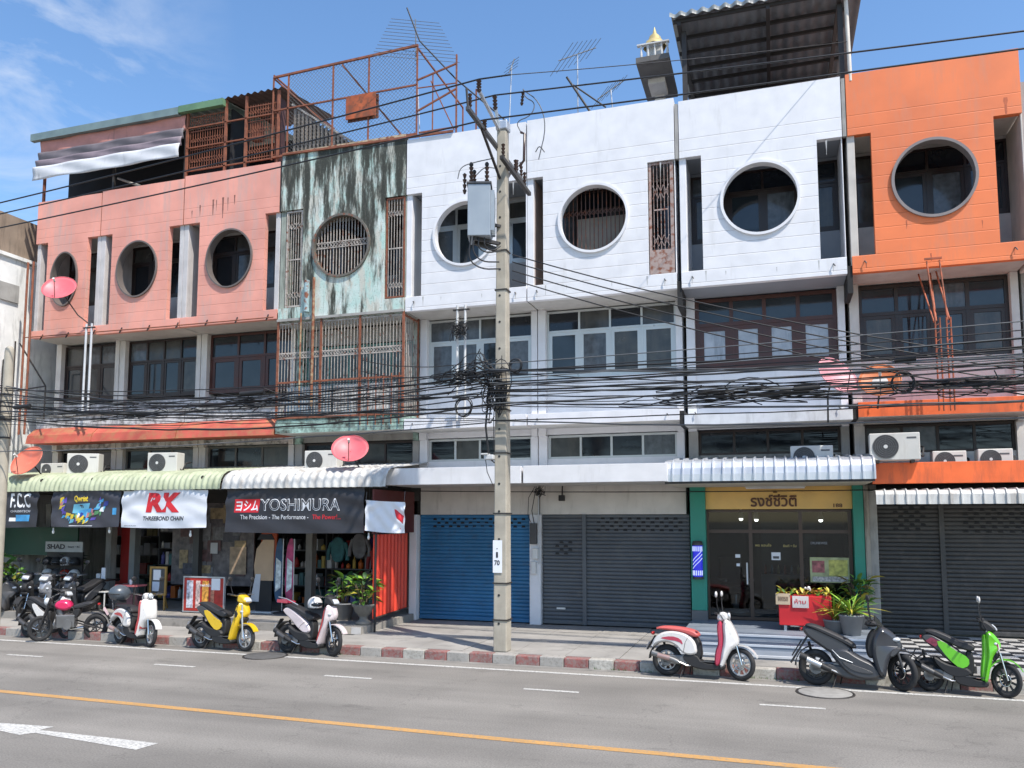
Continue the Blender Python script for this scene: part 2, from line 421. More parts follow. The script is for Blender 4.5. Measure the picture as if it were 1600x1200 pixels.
m_bulb = M('bulb_white', (.85, .85, .8), .3, var=0)

YB, YW = 16.95, 17.96
# ------------------------------------------------------------------ ground, road, pavement
def asphalt():
    m = bpy.data.materials.new('asphalt'); m.use_nodes = True; nt = m.node_tree; N = nt.nodes; L = nt.links; b = N['Principled BSDF']
    geo = N.new('ShaderNodeNewGeometry')
    mpn = N.new('ShaderNodeMapping'); mpn.inputs['Scale'].default_value = (.07, .9, 1); L.new(geo.outputs['Position'], mpn.inputs[0])
    n1 = N.new('ShaderNodeTexNoise'); n1.inputs['Scale'].default_value = 1.3; n1.inputs['Detail'].default_value = 5; L.new(mpn.outputs[0], n1.inputs['Vector'])
    n2 = N.new('ShaderNodeTexNoise'); n2.inputs['Scale'].default_value = 48; n2.inputs['Detail'].default_value = 5; n2.inputs['Roughness'].default_value = .75; L.new(geo.outputs['Position'], n2.inputs['Vector'])
    n3 = N.new('ShaderNodeTexNoise'); n3.inputs['Scale'].default_value = .6; n3.inputs['Detail'].default_value = 6; L.new(geo.outputs['Position'], n3.inputs['Vector'])
    cr = N.new('ShaderNodeValToRGB'); e = cr.color_ramp.elements
    e[0].position = .3; e[0].color = (.162, .151, .134, 1); e[1].position = .7; e[1].color = (.240, .224, .199, 1)
    L.new(n1.outputs['Fac'], cr.inputs[0])
    def sc(src, fac, lo, hi, a=.3, b_=.7):
        r = N.new('ShaderNodeMapRange'); r.inputs[1].default_value = a; r.inputs[2].default_value = b_; r.inputs[3].default_value = lo; r.inputs[4].default_value = hi
        L.new(fac, r.inputs[0]); mm = N.new('ShaderNodeVectorMath'); mm.operation = 'SCALE'; L.new(src, mm.inputs[0]); L.new(r.outputs[0], mm.inputs['Scale']); return mm.outputs[0]
    c = sc(cr.outputs[0], n2.outputs['Fac'], .62, 1.38); c = sc(c, n3.outputs['Fac'], .84, 1.14)
    n5 = N.new('ShaderNodeTexNoise'); n5.inputs['Scale'].default_value = 1.1; n5.inputs['Detail'].default_value = 7; n5.inputs['Roughness'].default_value = .7
    mp5 = N.new('ShaderNodeMapping'); mp5.inputs['Scale'].default_value = (.5, 1.2, 1); mp5.inputs['Location'].default_value = (3.1, 7.7, 0); L.new(geo.outputs['Position'], mp5.inputs[0]); L.new(mp5.outputs[0], n5.inputs['Vector'])
    c = sc(c, n5.outputs['Fac'], 1.0, .66, .60, .70)      # oil and tyre stains
    # fine cracks and tar seams
    vo = N.new('ShaderNodeTexVoronoi'); vo.feature = 'DISTANCE_TO_EDGE'; vo.inputs['Scale'].default_value = .33
    mm2 = N.new('ShaderNodeVectorMath'); mm2.operation = 'ADD'; n4 = N.new('ShaderNodeTexNoise'); n4.inputs['Scale'].default_value = 2.5; n4.inputs['Detail'].default_value = 5
    L.new(geo.outputs['Position'], n4.inputs['Vector']); L.new(geo.outputs['Position'], mm2.inputs[0]); L.new(n4.outputs['Color'], mm2.inputs[1]); L.new(mm2.outputs[0], vo.inputs['Vector'])
    c = sc(c, vo.outputs['Distance'], .80, 1.0, 0, .006)
    L.new(c, b.inputs['Base Color']); b.inputs['Roughness'].default_value = .85
    bp = N.new('ShaderNodeBump'); bp.inputs['Distance'].default_value = .006; bp.inputs['Strength'].default_value = .6; L.new(n2.outputs['Fac'], bp.inputs['Height']); L.new(bp.outputs[0], b.inputs['Normal'])
    return m
m_asph = asphalt()
m_ground = M('bare_ground', (.2, .19, .16), .9, var=.2, vs_=.3)
struct('ground', MB(m_ground).grid(lambda u, v: (-900 + 1800 * u, -900 + 1800 * v, -.03), 8, 8, False))
struct('road', MB(m_asph).grid(lambda u, v: (-120 + 220 * u, -8 + 21.74 * v, 0), 4, 2, False))
def worn(key, col, wear=.62, under=(.2, .195, .185)):
    m = M(key, col, .7, var=.06, dirt=wear, dcol=under, dsc=6, streak=False); return m
m_lnw = worn('road_paint_white', (.58, .57, .53)); m_lny = worn('road_paint_yellow', (.50, .27, .08), .5)
def sheet(name, pts, mat, z=.004):
    c = sum((Vector((*p, 0)) for p in pts), Vector()) / len(pts)
    mb = MB(mat); mb.add([(x, y, z) for x, y in pts], [tuple(range(len(pts)))]); return struct(name, mb)
def strip(name, x0, x1, y, w, mat, z=.004): return sheet(name, [(x0, y - w / 2), (x1, y - w / 2), (x1, y + w / 2), (x0, y + w / 2)], mat, z)
strip('road_marking', -60, 40, 13.16, .11, m_lnw)
mb = MB(m_lny); mb.add([(-60, 9.36, .004), (-60, 9.50, .004), (-10.87, 9.36, .004), (-10.87, 9.22, .004), (-2.9, 8.99, .004), (-2.9, 9.13, .004), (30, 8.6, .004), (30, 8.74, .004)], [(0, 3, 2, 1), (3, 4, 5, 2), (4, 6, 7, 5)])
struct('road_marking', mb)
for k in range(-6, 6):
    x = -13.25 + 3.35 * k if k <= 0 else -13.25 + 3.35 * k
    strip('road_marking', x - .42, x + .42, 11.80, .085, m_lnw)
sheet('road_marking', [(-6.65, 7.72), (-6.70, 7.43), (-8.36, 7.64), (-8.45, 7.51), (-9.95, 7.82), (-8.38, 7.93), (-8.42, 7.76)][::-1], m_lnw)
for nm, x, y, lab, mt in (('manhole_cover', -9.0, 13.13, 'dark round manhole cover in the road by the yellow scooter', (.09, .088, .085)),
                      ('manhole_cover', .62, 12.86, 'pale concrete manhole cover in the road below the grey maxi scooter', (.27, .26, .24))):
    mb = MB(M('manhole%d' % int(x), mt, .8, var=.15, vs_=9)); mb.lathe([(0, .012), (.36, .012), (.37, .008), (.37, .0)], (0, 0, 0), 32)
    mb.set(m_steel).lathe([(.375, .0), (.375, .009), (.405, .009), (.41, .0)], (0, 0, 0), 32)
    o = part(nm, mb, None, loc=(x, y, .003)); tag(o, lab, 'manhole cover')

# pavement slab pieces (concrete) and kerb of painted stones
m_pave = M('pavement_concrete', (.30, .285, .26), .85, var=.16, vs_=1.2, dirt=.35, dcol=(.15, .145, .135), dsc=.5, bump=.004, streak=False)
pv = MB(m_pave); pv.box(-60, 40, 13.92, 19.0, -.02, .135); pav = struct('pavement', pv)
xs = [-22 + 1.45 * i for i in range(21)]
for i in range(14):           # large poured bays with open joints, where they can be seen
    for j, (ya, yb) in enumerate(((13.93, 15.4), (15.4, 16.8), (16.8, 17.93))):
        x0 = -8.28 + i * .95
        if x0 + .95 > 1.9: continue
        part('slab', MB(m_pave).box(x0 + .006, x0 + .944, ya + .006, yb - .006, .137, .15 + .003 * ((i * 7 + j * 3) % 3)), pav, stuff=False)
kerb = MB(m_conc); kerb.box(-60, 40, 13.76, 13.90, -.02, .10); kerb = struct('kerb', kerb)
m_kr = M('kerb_red', (.24, .075, .068), .85, var=.3, dirt=.75, dcol=(.23, .19, .17), dsc=5, streak=False)
m_kw = M('kerb_white', (.42, .40, .355), .8, var=.2, dirt=.6, dcol=(.24, .22, .19), dsc=5, streak=False)
m_kn = M('kerb_bare', (.33, .31, .28), .85, var=.15, dirt=.4, dcol=(.16, .15, .13), dsc=4, streak=False)
for i in range(-44, 26):
    x0 = -5.21 + .43 * i
    mt = m_kr if i % 2 == 0 else (m_kw if random.random() < .4 else m_kn)
    if i in (8, 10, 20, 22): mt = m_kr
    dz = random.uniform(-.006, .006)
    part('kerb_stone', MB(mt).box(x0 + .004, x0 + .426, 13.70 + random.uniform(-.004, .004), 13.91, -.01, .158 + dz), kerb, bev=.015)
strip('road_gutter', -60, 40, 13.62, .16, M('gutter_concrete', (.22, .21, .19), .85, var=.2, dirt=.3, streak=False), .003)

# raised shop fronts
m_tilew = M('tile_white', (.52, .51, .49), .4, var=.08, dirt=.3, dcol=(.3, .28, .25), dsc=3, streak=False)
m_tileb = M('tile_black', (.035, .035, .038), .4, var=.1, dirt=.3, dcol=(.1, .1, .1), dsc=3, streak=False)
step = MB(M('shop_step', (.28, .26, .23), .85, var=.15, dirt=.3, streak=False)); step.box(-24, -8.15, 15.2, 23, .0, .30)
struct('terrace', step)
for i in range(6):
    part('tile', MB(m_tilew if i % 2 else M('tile_sand', (.45, .4, .32), .6, dirt=.3, streak=False)).box(-9.5 + .225 * i, -9.5 + .225 * i + .218, 15.185, 15.2, .155, .295), bpy.data.objects['terrace'])
m_stepg = M('blue_grey_floor_paint', (.19, .22, .26), .55, var=.08, dirt=.15, dcol=(.3, .3, .3), streak=False)
m_nose = M('step_nosing', (.50, .53, .56), .6, var=.08)
st = MB(m_stepg); st.box(-1.72, 1.72, 15.75, 17.9, .0, .40); st.box(-1.72, 1.72, 15.15, 15.75, 0, .31); st.box(-1.72, 1.72, 14.55, 15.15, 0, .22)
st.set(m_nose)
for y, z in ((15.75, .40), (15.15, .31), (14.55, .22)): st.box(-1.72, 1.72, y - .012, y + .05, z - .03, z + .004)
st = struct('pavement_steps', st)
ck = MB(m_conc); ck.box(1.8, 12, 14.4, 17.9, 0, .245); ck = struct('pavement_tiled', ck)
for i in range(13):
    for j in range(12):
        x0, y0 = 1.82 + .27 * i, 14.42 + .27 * j
        part('tile', MB(m_tilew if (i + j) % 2 else m_tileb).box(x0, x0 + .264, y0, y0 + .264, .247, .262), ck)
    part('tile', MB(m_tileb if i % 2 else m_tilew).box(1.82 + .27 * i, 2.084 + .27 * i, 14.385, 14.398, .12, .244), ck)

# ------------------------------------------------------------------ building pieces
def circ(cx, cz, rx, rz, n=56): return [(cx + rx * math.cos(2 * math.pi * i / n), cz + rz * math.sin(2 * math.pi * i / n)) for i in range(n)]
def window(par, x0, x1, z0, z1, y, n, ztr, mf, mtop, mlow, fw=.05, sash=.05, sides=None, depth=.08, name='window', open_=None):
    w = MB(mf)
    w.box(x0, x1, y, y + depth, z1 - fw, z1); w.box(x0, x1, y, y + depth, z0, z0 + fw)
    w.box(x0, x0 + fw, y, y + depth, z0 + fw, z1 - fw); w.box(x1 - fw, x1, y, y + depth, z0 + fw, z1 - fw)
    W_ = (x1 - x0 - 2 * fw) / n
    for i in range(1, n):
        xc = x0 + fw + W_ * i; w.box(xc - fw / 2, xc + fw / 2, y + .002, y + depth - .002, z0 + fw, z1 - fw)
    if ztr: w.box(x0 + fw, x1 - fw, y - .004, y + depth - .006, ztr - fw / 2, ztr + fw / 2)
    wo = part(name, w, par)
    for i in range(n):
        a = x0 + fw + W_ * i + fw / 2 * (i > 0); b = x0 + fw + W_ * (i + 1) - fw / 2 * (i < n - 1)
        rows = [(z0 + fw, ztr - fw / 2, mlow, sash), (ztr + fw / 2, z1 - fw, mtop, 0)] if ztr else [(z0 + fw, z1 - fw, mlow, 0)]
        for q, (c, d, mt, sh) in enumerate(rows):
            p = MB(mf)
            if sh:
                p.prism([(a, c), (b, c), (b, d), (a, d)], y + .012, y + .05, [[(a + sh, c + sh), (b - sh, c + sh), (b - sh, d - sh), (a + sh, d - sh)]])
                part('sash', p, wo)
            jt = random.uniform(-.006, .006)
            if mt in (m_glass, m_glass2) and random.random() < .42: mt = random.choice(m_gvar)
            g = MB(mt); g.add([(a + sh - .002, y + .03 + jt, c + sh - .002), (b - sh + .002, y + .03 - jt, c + sh - .002), (b - sh + .002, y + .034 - jt, d - sh + .002), (a + sh - .002, y + .034 + jt, d - sh + .002)], [(0, 1, 2, 3)])
            part('pane', g, wo)
    return wo
def bars(mb, x0, x1, z0, z1, y, pitch, w=.014, rails=(), rw=.03):
    n = max(1, round((x1 - x0) / pitch))
    for i in range(n + 1):
        x = x0 + (x1 - x0) * i / n; mb.box(x - w / 2, x + w / 2, y, y + w, z0, z1)
    for z in rails: mb.box(x0, x1, y - .004, y + w + .004, z - rw / 2, z + rw / 2)
def scroll(mb, x0, x1, z, h, y, pitch, w=.01):
    n = max(1, round((x1 - x0) / pitch))
    for i in range(n):
        a = x0 + (x1 - x0) * i / n; b = x0 + (x1 - x0) * (i + 1) / n
        mb.bar((a, y, z - h / 2), (b, y, z + h / 2), w); mb.bar((a, y, z + h / 2), (b, y, z - h / 2), w)
def corr(mb, x0, x1, pitch, amp, prof, seg=6):
    n = int((x1 - x0) / pitch * seg)
    pr = [Vector((0, y, z)) for y, z in prof]
    nor = []
    for i in range(len(pr)):
        t = pr[min(i + 1, len(pr) - 1)] - pr[max(0, i - 1)]; t.normalize(); nor.append(Vector((0, -t.z, t.y)))
    def fn(u, v):
        k = round(v * (len(pr) - 1)); x = x0 + (x1 - x0) * u; a = amp * math.cos(2 * math.pi * (x - x0) / pitch)
        p = pr[k] + nor[k] * a; return (x, p.y, p.z)
    mb.grid(fn, n, len(pr) - 1)
def shutter(par, x0, x1, z0, z1, y, mat, vents=(), name='roller_shutter', pitch=.083, guide=None):
    mb = MB(mat); n = round((z1 - z0) / pitch); h = (z1 - z0) / n
    prof = []
    for i in range(n):
        a = z0 + h * i
        prof += [(y + .0, a), (y - .018, a + h * .2), (y - .022, a + h * .5), (y - .016, a + h * .8), (y + .004, a + h * .97)]
    k = len(prof); nx = max(2, int((x1 - x0) / .16)); rr = random.Random(int(x0 * 100)); off = [rr.uniform(0, 6.28) for _ in range(4)]
    dents = [(rr.uniform(x0, x1), rr.uniform(z0 + .2, z0 + 1.4), rr.uniform(.1, .3)) for _ in range(5)]
    vs = []
    for c in range(nx + 1):
        x = x0 + (x1 - x0) * c / nx
        for p, q in prof:
            d = .005 * math.sin(x * 2.1 + off[0] + q * 1.7) + .003 * math.sin(x * 5.3 + q * 4.1 + off[1])
            for (dx_, dz_, dr) in dents: d += .014 * math.exp(-((x - dx_) ** 2 + (q - dz_) ** 2) / dr ** 2)
            vs.append((x, p + d, q + .003 * math.sin(x * 1.3 + off[2] + q * 3)))
    mb.add(vs, [(c * k + i, (c + 1) * k + i, (c + 1) * k + i + 1, c * k + i + 1) for c in range(nx) for i in range(k - 1)], False)
    o = part(name, mb, par, stuff=False)
    if vents:
        v = MB(m_dark)
        for (va, vb, zc, rows) in vents:
            for r_ in range(rows):
                z = zc + r_ * h; c = va + (.10 if r_ % 2 else 0)
                while c < vb:
                    v.add([(c, y - .026, z), (c + .10, y - .026, z), (c + .085, y - .026, z + h * .55), (c + .015, y - .026, z + h * .55)], [(0, 1, 2, 3)]); c += .2
        part('vent_slots', v, o, stuff=True)
    b = MB(mat); b.box(x0, x1, y - .03, y + .02, z0 - .01, z0 + .05); part('bottom_rail', b, o)
    return o

seams = dict(p1=(-19.42, -17.19), p2=(-17.16, -14.48), p3=(-14.45, -11.57), g=(-11.52, -8.11), w1=(-8.08, -5.13), w2=(-5.10, -1.82), w3=(-1.72, 1.50), o=(1.60, 4.66))
slots = dict(p1=(-18.99, -17.60), p2=(-16.76, -14.90), p3=(-13.94, -11.97), g=(-10.88, -8.64), w1=(-7.68, -5.58), w2=(-4.73, -2.40), w3=(-1.27, 1.02), o=(2.03, 4.18))
circles = dict(p1=(-18.34, 9.06, .44, .73), p2=(-15.89, 9.11, .63, .735), p3=(-13.0, 9.11, .66, .735), g=(-9.80, 9.11, .74, .74), w1=(-6.60, 9.07, .735, .735),
               w2=(-3.60, 9.07, .735, .735), w3=(-.11, 9.09, .74, .74), o=(3.12, 9.09, .71, .745))
ptop = dict(p1=11.36, p2=11.40, p3=11.46, g=11.60, w1=11.50, w2=11.52, w3=11.42, o=11.44)
info = dict(
    p1=('narrow leftmost shophouse bay in faded pink paint with an oval window', m_pink, M('pink_reveal', (.5, .46, .43), .7, dirt=.3, dcol=(.2, .18, .16)), m_dark),
    p2=('pink shophouse bay second from the left with round window', m_pink, None, None),
    p3=('pink shophouse bay with dark streaks under its parapet, beside the mouldy green one', m_pink, None, None),
    g=('shophouse in mouldy mint green paint with a barred round window and caged balcony', m_mint, None, None),
    w1=('white shophouse with the blue roller shutter behind the utility pole', m_white1, None, None),
    w2=('white shophouse with the wide dark grey roller shutters', m_white1, None, None),
    w3=('white shophouse over the barber shop with teal pillars', m_white1, None, None),
    o=('bright orange shophouse at the right edge with tiled forecourt', m_orange, None, None))
order = ['p1', 'p2', 'p3', 'g', 'w1', 'w2', 'w3', 'o']
B = {}
m_rev = {'p': M('pink_reveal2', (.50, .48, .47), .7, dirt=.3, dcol=(.22, .2, .19)), 'g': M('green_reveal', (.3, .33, .28), .8, dirt=.5, dcol=(.06, .06, .05)), 'w': m_plain, 'o': M('cream_reveal', (.52, .48, .43), .7, dirt=.2, dcol=(.3, .26, .22))}
for k in order:
    x0, x1 = seams[k]; xl, xr = slots[k]; cx, cz, rx, rz = circles[k]; zt = ptop[k]; K = k[0]
    lab, mat, _, _ = info[k]
    t = thing('shophouse', lab, 'building', ((x0 + x1) / 2, YW, 0), group='joined row of shophouses'); B[k] = t
    t.location = (0, 0, 0)
    # front screen with notched corners and round opening
    zb = 7.34 + (.14 if k == 'p1' else .1 if K == 'p' else 0)
    pl = [(x0, zb), (x1, zb), (x1, 7.68), (xr, 7.68), (xr, 10.16), (x1, 10.16), (x1, zt), (x0, zt), (x0, 10.16), (xl, 10.16), (xl, 7.68), (x0, 7.68)]
    part('front_screen', MB(mat).prism(pl, YB, YB + .14, [circ(cx, cz, rx, rz)]), t)
    # ring round the opening
    rm = {'p': M('ring_grey', (.13, .11, .10), .6, var=.1), 'g': M('ring_rust', (.13, .12, .10), .7, var=.2, rust=.2), 'w': m_plain, 'o': M('ring_grey_o', (.22, .19, .18), .5)}[K]
    rg = MB(rm); ro = .05 if K != 'p' else .035
    rg.prism(circ(cx, cz, rx + ro, rz + ro), YB - .05, YB + .16, [circ(cx, cz, rx - .004, rz - .004)]); part('window_ring', rg, t)
    # slab under the box, soffit, roof slab, side walls and core
    s = MB(m_soffit if K != 'w' or k != 'w3' else m_sgrey); s.box(x0 + .004, x1 - .004, YB + .142, YW + .3, zb + .01, zb + .14); part('floor_slab', s, t)
    s = MB(m_sgrey if K == 'w' else m_soffit); s.box(x0 + .004, x1 - .004, YB + .142, YW + .3, 10.2, 10.34); part('ceiling_slab', s, t)
    s = MB(mat); s.box(x0, x0 + .12, YB + .142, 26, 10.342, zt - .006); s.box(x1 - .12, x1, YB + .142, 26, 10.342, zt - .004); s.box(x0 + .122, x1 - .122, 25.8, 26, 10.342, zt - .1)
    s.set(m_conc).box(x0 + .122, x1 - .122, YB + .15, 25.79, 10.5, 10.62); part('parapet', s, t)
    s = MB(m_rev[K])
    wf = .13
    s.box(x0 - .012 + (.02 if k == 'p1' else 0), x0 + wf, YB + .05, YW + .28, zb + .145, 10.19)
    s.box(x1 - (.02 if K != 'p' else .12), x1 + (.01 if k not in ('w2', 'w3') else 0), YB + .052, YW + .28, zb + .145, 10.188)
    part('fin', s, t, bev=.01)
    # inner window wall of the top floor
    s = MB(m_sgrey if k in ('w3',) else (M('sill_wall_grey', (.38, .37, .36), .75, dirt=.2) if K != 'p' else M('sill_wall_pale', (.5, .49, .47), .75, dirt=.2)))
    s.box(x0 + wf + .002, x1 - .022, YW, YW + .2, zb + .145, 8.58); s.box(x0 + wf + .002, x1 - .022, YW, YW + .2, 10.13, 10.19); part('sill_wall', s, t)
    mf = m_wood if k not in ('w1',) else m_alu
    nn = 2 if k in ('p1',) else 4
    window(t, x0 + wf + .004, x1 - .024, 8.582, 10.128, YW + .02, nn, 9.66, mf, m_glass, m_glass2 if K != 'p' else m_glass, .05, .07)
    # core
    s = MB(m_conc); s.box(x0, x1, YW + .32, 25.9, 3.0 if K == 'p' or k in ('g', 'w3') else 0, 10.19); part('wall', s, t)
    # middle floor
    zs = 5.74
    pw = .17
    mp_ = m_warm if K in 'po' else (m_mint2 if K == 'g' else m_plain)
    s = MB(mp_); s.box(x0 - .01, x0 + pw, YW - .14, YW + .3, 4.4, zb + .008); s.box(x1 - pw + .03, x1, YW - .142, YW + .3, 4.4, zb + .006); part('pillar', s, t, bev=.008)
    wl = MB({'p': m_dirtyw, 'g': m_conc, 'w': m_plain, 'o': m_warm}[K]); wl.box(x0 + pw + .002, x1 - pw + .028, YW - .02, YW + .25, 4.44, zs); part('wall', wl, t)
    if K == 'g': pass
    if k == 'w1': window(t, x0 + pw + .004, x1 - pw + .026, zs + .002, 7.32, YW, 4, 6.78, m_alu, m_glass, m_glass2, .045, .07)
    elif k == 'w2': window(t, x0 + pw + .004, x1 - pw + .026, zs + .002, 7.32, YW, 4, 6.84, m_alu, m_glass, m_glass2, .045, .075)
    elif k == 'w3': window(t, x0 + pw + .004, x1 - pw + .026, zs + .002, 7.32, YW, 4, 6.74, m_wood2, m_glass2, m_curt, .08, .10)
    elif k == 'o': window(t, x0 + pw + .004, x1 - pw + .026, zs + .002, 7.32, YW, 4, 6.72, m_wood, m_glass2, m_glass2, .07, .07)
    elif k == 'p1': window(t, x0 + pw + .004, x1 - pw + .026, zs + .1, 7.42, YW, 3, 6.85, m_wood, m_glass2, m_glass2, .05, .07)
    elif k == 'p2': window(t, x0 + pw + .004, x1 - pw + .026, zs + .1, 7.42, YW, 4, 6.85, m_wood, m_glass2, m_glass2, .05, .06)
    elif k == 'p3': window(t, x0 + pw + .004, x1 - pw + .026, zs + .1, 7.42, YW, 3, 6.80, m_wood2, m_glass2, m_glass2, .06, .09)
    # mezzanine transom band
    s = MB(m_warm if K in 'po' else (m_conc if K == 'g' or k == 'w3' else m_plain)); s.box(x0 - .008, x0 + .19, YW - .1, YW + .3, 3.3, 4.398); s.box(x1 - .16, x1, YW - .102, YW + .3, 3.3, 4.396)
    s.box(x0 + .192, x1 - .162, YW - .03, YW + .3, 3.3, 3.84 if K != 'w' else 3.88); part('wall', s, t)
    window(t, x0 + .194, x1 - .164, 3.882 if K == 'w' else 3.842, 4.42, YW + .02, 4 if K != 'p' else 3, None, m_alu if k in ('w1', 'w2') else m_wood if K != 'p' else M('grey_frame', (.12, .12, .11), .6), m_glass, m_glass, .05, name='transom_window')
# sun hoods over the mezzanine
def hood(k, z0, z1, mat, y=YB, under=None, x0=None, x1=None):
    a, b = seams[k]; a = x0 or a; b = x1 or b
    s = MB(mat); s.add([(a, y, z0), (b, y, z0), (b, y, z1), (a, y, z1), (a, YW, z0 + .02), (b, YW, z0 + .02), (b, YW, z1 + .03), (a, YW, z1 + .03)],
                       [(0, 1, 2, 3), (3, 2, 6, 7), (1, 5, 6, 2), (4, 0, 3, 7)]); s.set(under or m_soffit).add([(a, y, z0), (b, y, z0), (b, YW, z0 + .02), (a, YW, z0 + .02)], [(0, 3, 2, 1)])
    part('sun_hood', s, B[k], bev=.006)
for k in ('w1', 'w2', 'w3'): hood(k, 4.56 if k != 'w3' else 4.44, 4.81 if k != 'w3' else 4.66, m_plain if k != 'w3' else M('hood_greywhite', (.6, .62, .64), .7, dirt=.3, dcol=(.3, .3, .3)))
hood('o', 4.48, 4.77, m_orange2); hood('g', 4.58, 4.88, m_mint2)
for k in ('p1', 'p2', 'p3'):
    a, b = seams[k]
    s = MB(m_redfascia); s.add([(a, YB, 4.56), (b, YB, 4.56), (b, YB + .05, 4.78), (a, YB + .05, 4.78), (b, YB + .30, 5.0), (a, YB + .30, 5.0), (a, YW, 4.6), (b, YW, 4.6), (b, YW, 5.0), (a, YW, 5.0)],
       [(0, 1, 2, 3), (3, 2, 4, 5), (5, 4, 8, 9), (0, 6, 7, 1), (0, 3, 5, 9, 6), (1, 7, 8, 4, 2)]); part('sun_hood', s, B[k])
    s = MB(m_dirtyw); s.box(a, b, YB + .32, YB + .44, 5.0, 5.30); part('ledge_upstand', s, B[k])
    s = MB(M('flaking_ledge', (.30, .30, .29), .85, var=.2, dirt=.6, dcol=(.05, .05, .05), dsc=3, streak=False)); s.box(a, b, YB + .28, YB + .50, 5.30, 5.36); part('ledge_cap', s, B[k])
# little drain spouts and stains on bands
for k in ('w1', 'w2', 'w3', 'o'):
    a, b = seams[k]
    for x in (a + .22, b - .25):
        part('hook', MB(m_dkgrey).tube([(x, YB, 7.56), (x, YB - .05, 7.55), (x + .03, YB - .06, 7.50)], .012, 5), B[k])
        part('hook', MB(m_dkgrey).tube([(x, YB, 4.70), (x, YB - .04, 4.69), (x + .03, YB - .05, 4.65)], .012, 5), B[k])
# joints between houses
for x, z0, z1, mt in ((-17.175, 7.45, 11.36, m_rust), (-14.465, 7.45, 11.44, m_rust), (-11.545, 7.45, 11.5, m_dark), (-8.095, 7.38, 11.52, m_dark), (-1.77, 7.38, 11.4, m_conc), (1.55, 7.38, 11.4, m_conc)):
    k = [q for q in order if abs(seams[q][1] - x) < .06][0]
    part('joint_strip', MB(mt).box(x - .035, x + .035, YB + .01, YB + .1, 10.162, z1 - .02), B[k])
# dark rain-stain drips on the first joint bottoms of the white houses
for x, k in ((-1.77, 'w3'), (1.55, 'o')):
    for (z0, z1) in ((6.95, 7.5), (4.25, 4.75)):
        part('drain_gap', MB(M('black_mould', (.02, .02, .02), .9)).box(x - .05, x + .05, YB + .03, YW - .16, z0 if z0 > 5 else 4.45, z1), B[k])

# ---- mouldy green house: bars, cage, pipes
t = B['g']; a, b = seams['g']
mb = MB(m_rustl); r = .73
cx, cz = -9.80, 9.11
for i in range(-8, 9):
    x = i * .083; h = math.sqrt(max(.01, r * r - x * x)); mb.box(cx + x - .008, cx + x + .008, YB + .06, YB + .082, cz - h, cz + h)
scroll(mb, cx - .7, cx + .7, cz + .06, .13, YB + .055, .09)
mb.box(cx - .71, cx + .71, YB + .05, YB + .085, cz + .12, cz + .14); mb.box(cx - .71, cx + .71, YB + .05, YB + .085, cz - .02, cz)
part('window_grille', mb, t, stuff=True)
for xa, xb in ((-8.62, -8.13), (-11.36, -10.9)):
    mb = MB(m_rustl if xa < -9 else m_rust); mb.prism([(xa, 7.7), (xb, 7.7), (xb, 10.14), (xa, 10.14)], YB + .03, YB + .07, [[(xa + .035, 7.74), (xb - .035, 7.74), (xb - .035, 10.1), (xa + .035, 10.1)]])
    mb.set(m_rustl); bars(mb, xa + .06, xb - .06, 7.74, 10.1, YB + .045, .07, .012, (8.9,), .03); scroll(mb, xa + .05, xb - .05, 9.75, .16, YB + .04, .08); scroll(mb, xa + .05, xb - .05, 8.0, .16, YB + .04, .08)
    part('window_grille', mb, t, stuff=True)
    part('curtain', MB(M('dull_curtain', (.22, .19, .17), .9, var=.3, vs_=9)).box(xa, xb, YW - .3, YW - .28, 7.7, 9.6), t)
cg = MB(m_rustl); bars(cg, a + .04, b - .02, 4.95, 7.3, YB + .02, .085, .013, (7.28, 6.55, 6.42, 5.82, 4.97), .028)
cg.set(m_rustl); scroll(cg, a + .04, b - .02, 6.485, .11, YB + .018, .078, .009)
part('cage_bars', cg, t, stuff=True)
cf = MB(m_rust)
for x in (a + .02, -10.3, -9.25, b - .01): cf.box(x - .022, x + .022, YB - .02, YB + .018, 4.92, 7.34)
for z in (5.82, 4.95): cf.box(a, b, YB - .024, YB - .002, z - .022, z + .022)
for i in range(6): cf.box(-9.2 + i * .2, -9.18 + i * .2, YB - .05, YB - .03, 4.7, 5.9)
part('cage_frame', cf, t)
sd = MB(m_rustl)
for i in range(10): sd.box(b - .02, b - .002, YB + .08 + i * .095, YB + .094 + i * .095, 4.95, 7.3)
sd.set(m_rust); sd.box(b - .03, b + .01, YB, YB + .04, 4.9, 7.36); sd.box(b - .03, b + .01, YW - .2, YW - .16, 4.9, 7.36); sd.box(b - .03, b + .008, YB + .04, YW - .2, 7.26, 7.3)
part('cage_side', sd, t)
part('balcony_floor', MB(m_mint2).box(a, b, YB + .04, YW + .2, 4.885, 4.945), t)
rm_ = MB(m_conc); rm_.box(a + .2, b - .2, YW - .02, YW + .3, 6.9, 7.3); part('wall', rm_, t)
window(t, a + .2, b - .2, 5.75, 6.88, YW + .02, 5, None, M('green_frame', (.12, .25, .22), .6), m_glass2, M('frosted_pane', (.09, .12, .12), .3, var=.4), .06)
part('sheet_panel', MB(M('bluish_sheet', (.32, .38, .42), .6, var=.2, dirt=.4)).box(a + .1, -10.2, YB + .3, YB + .32, 5.0, 5.75), t)
part('sheet_panel', MB(m_dirtyw).box(-10.1, b - .3, YB + .3, YB + .32, 5.0, 5.75), t)
part('downpipe', MB(m_pipeb).tube([(-10.47, YB - .1, 8.35), (-10.47, YB - .1, 5.2)], .036, 8), t)
part('downpipe', MB(m_pipeb).tube([(-10.82, YB - .08, 7.5), (-10.82, YB - .08, 5.2)], .022, 8), t)
part('water_pipe', MB(M('pale_blue_pipe', (.26, .38, .40), .6, var=.2, rust=.4)).tube([(-10.68, YB - .07, 8.3), (-10.68, YB - .07, 7.52)], .07, 10), t)
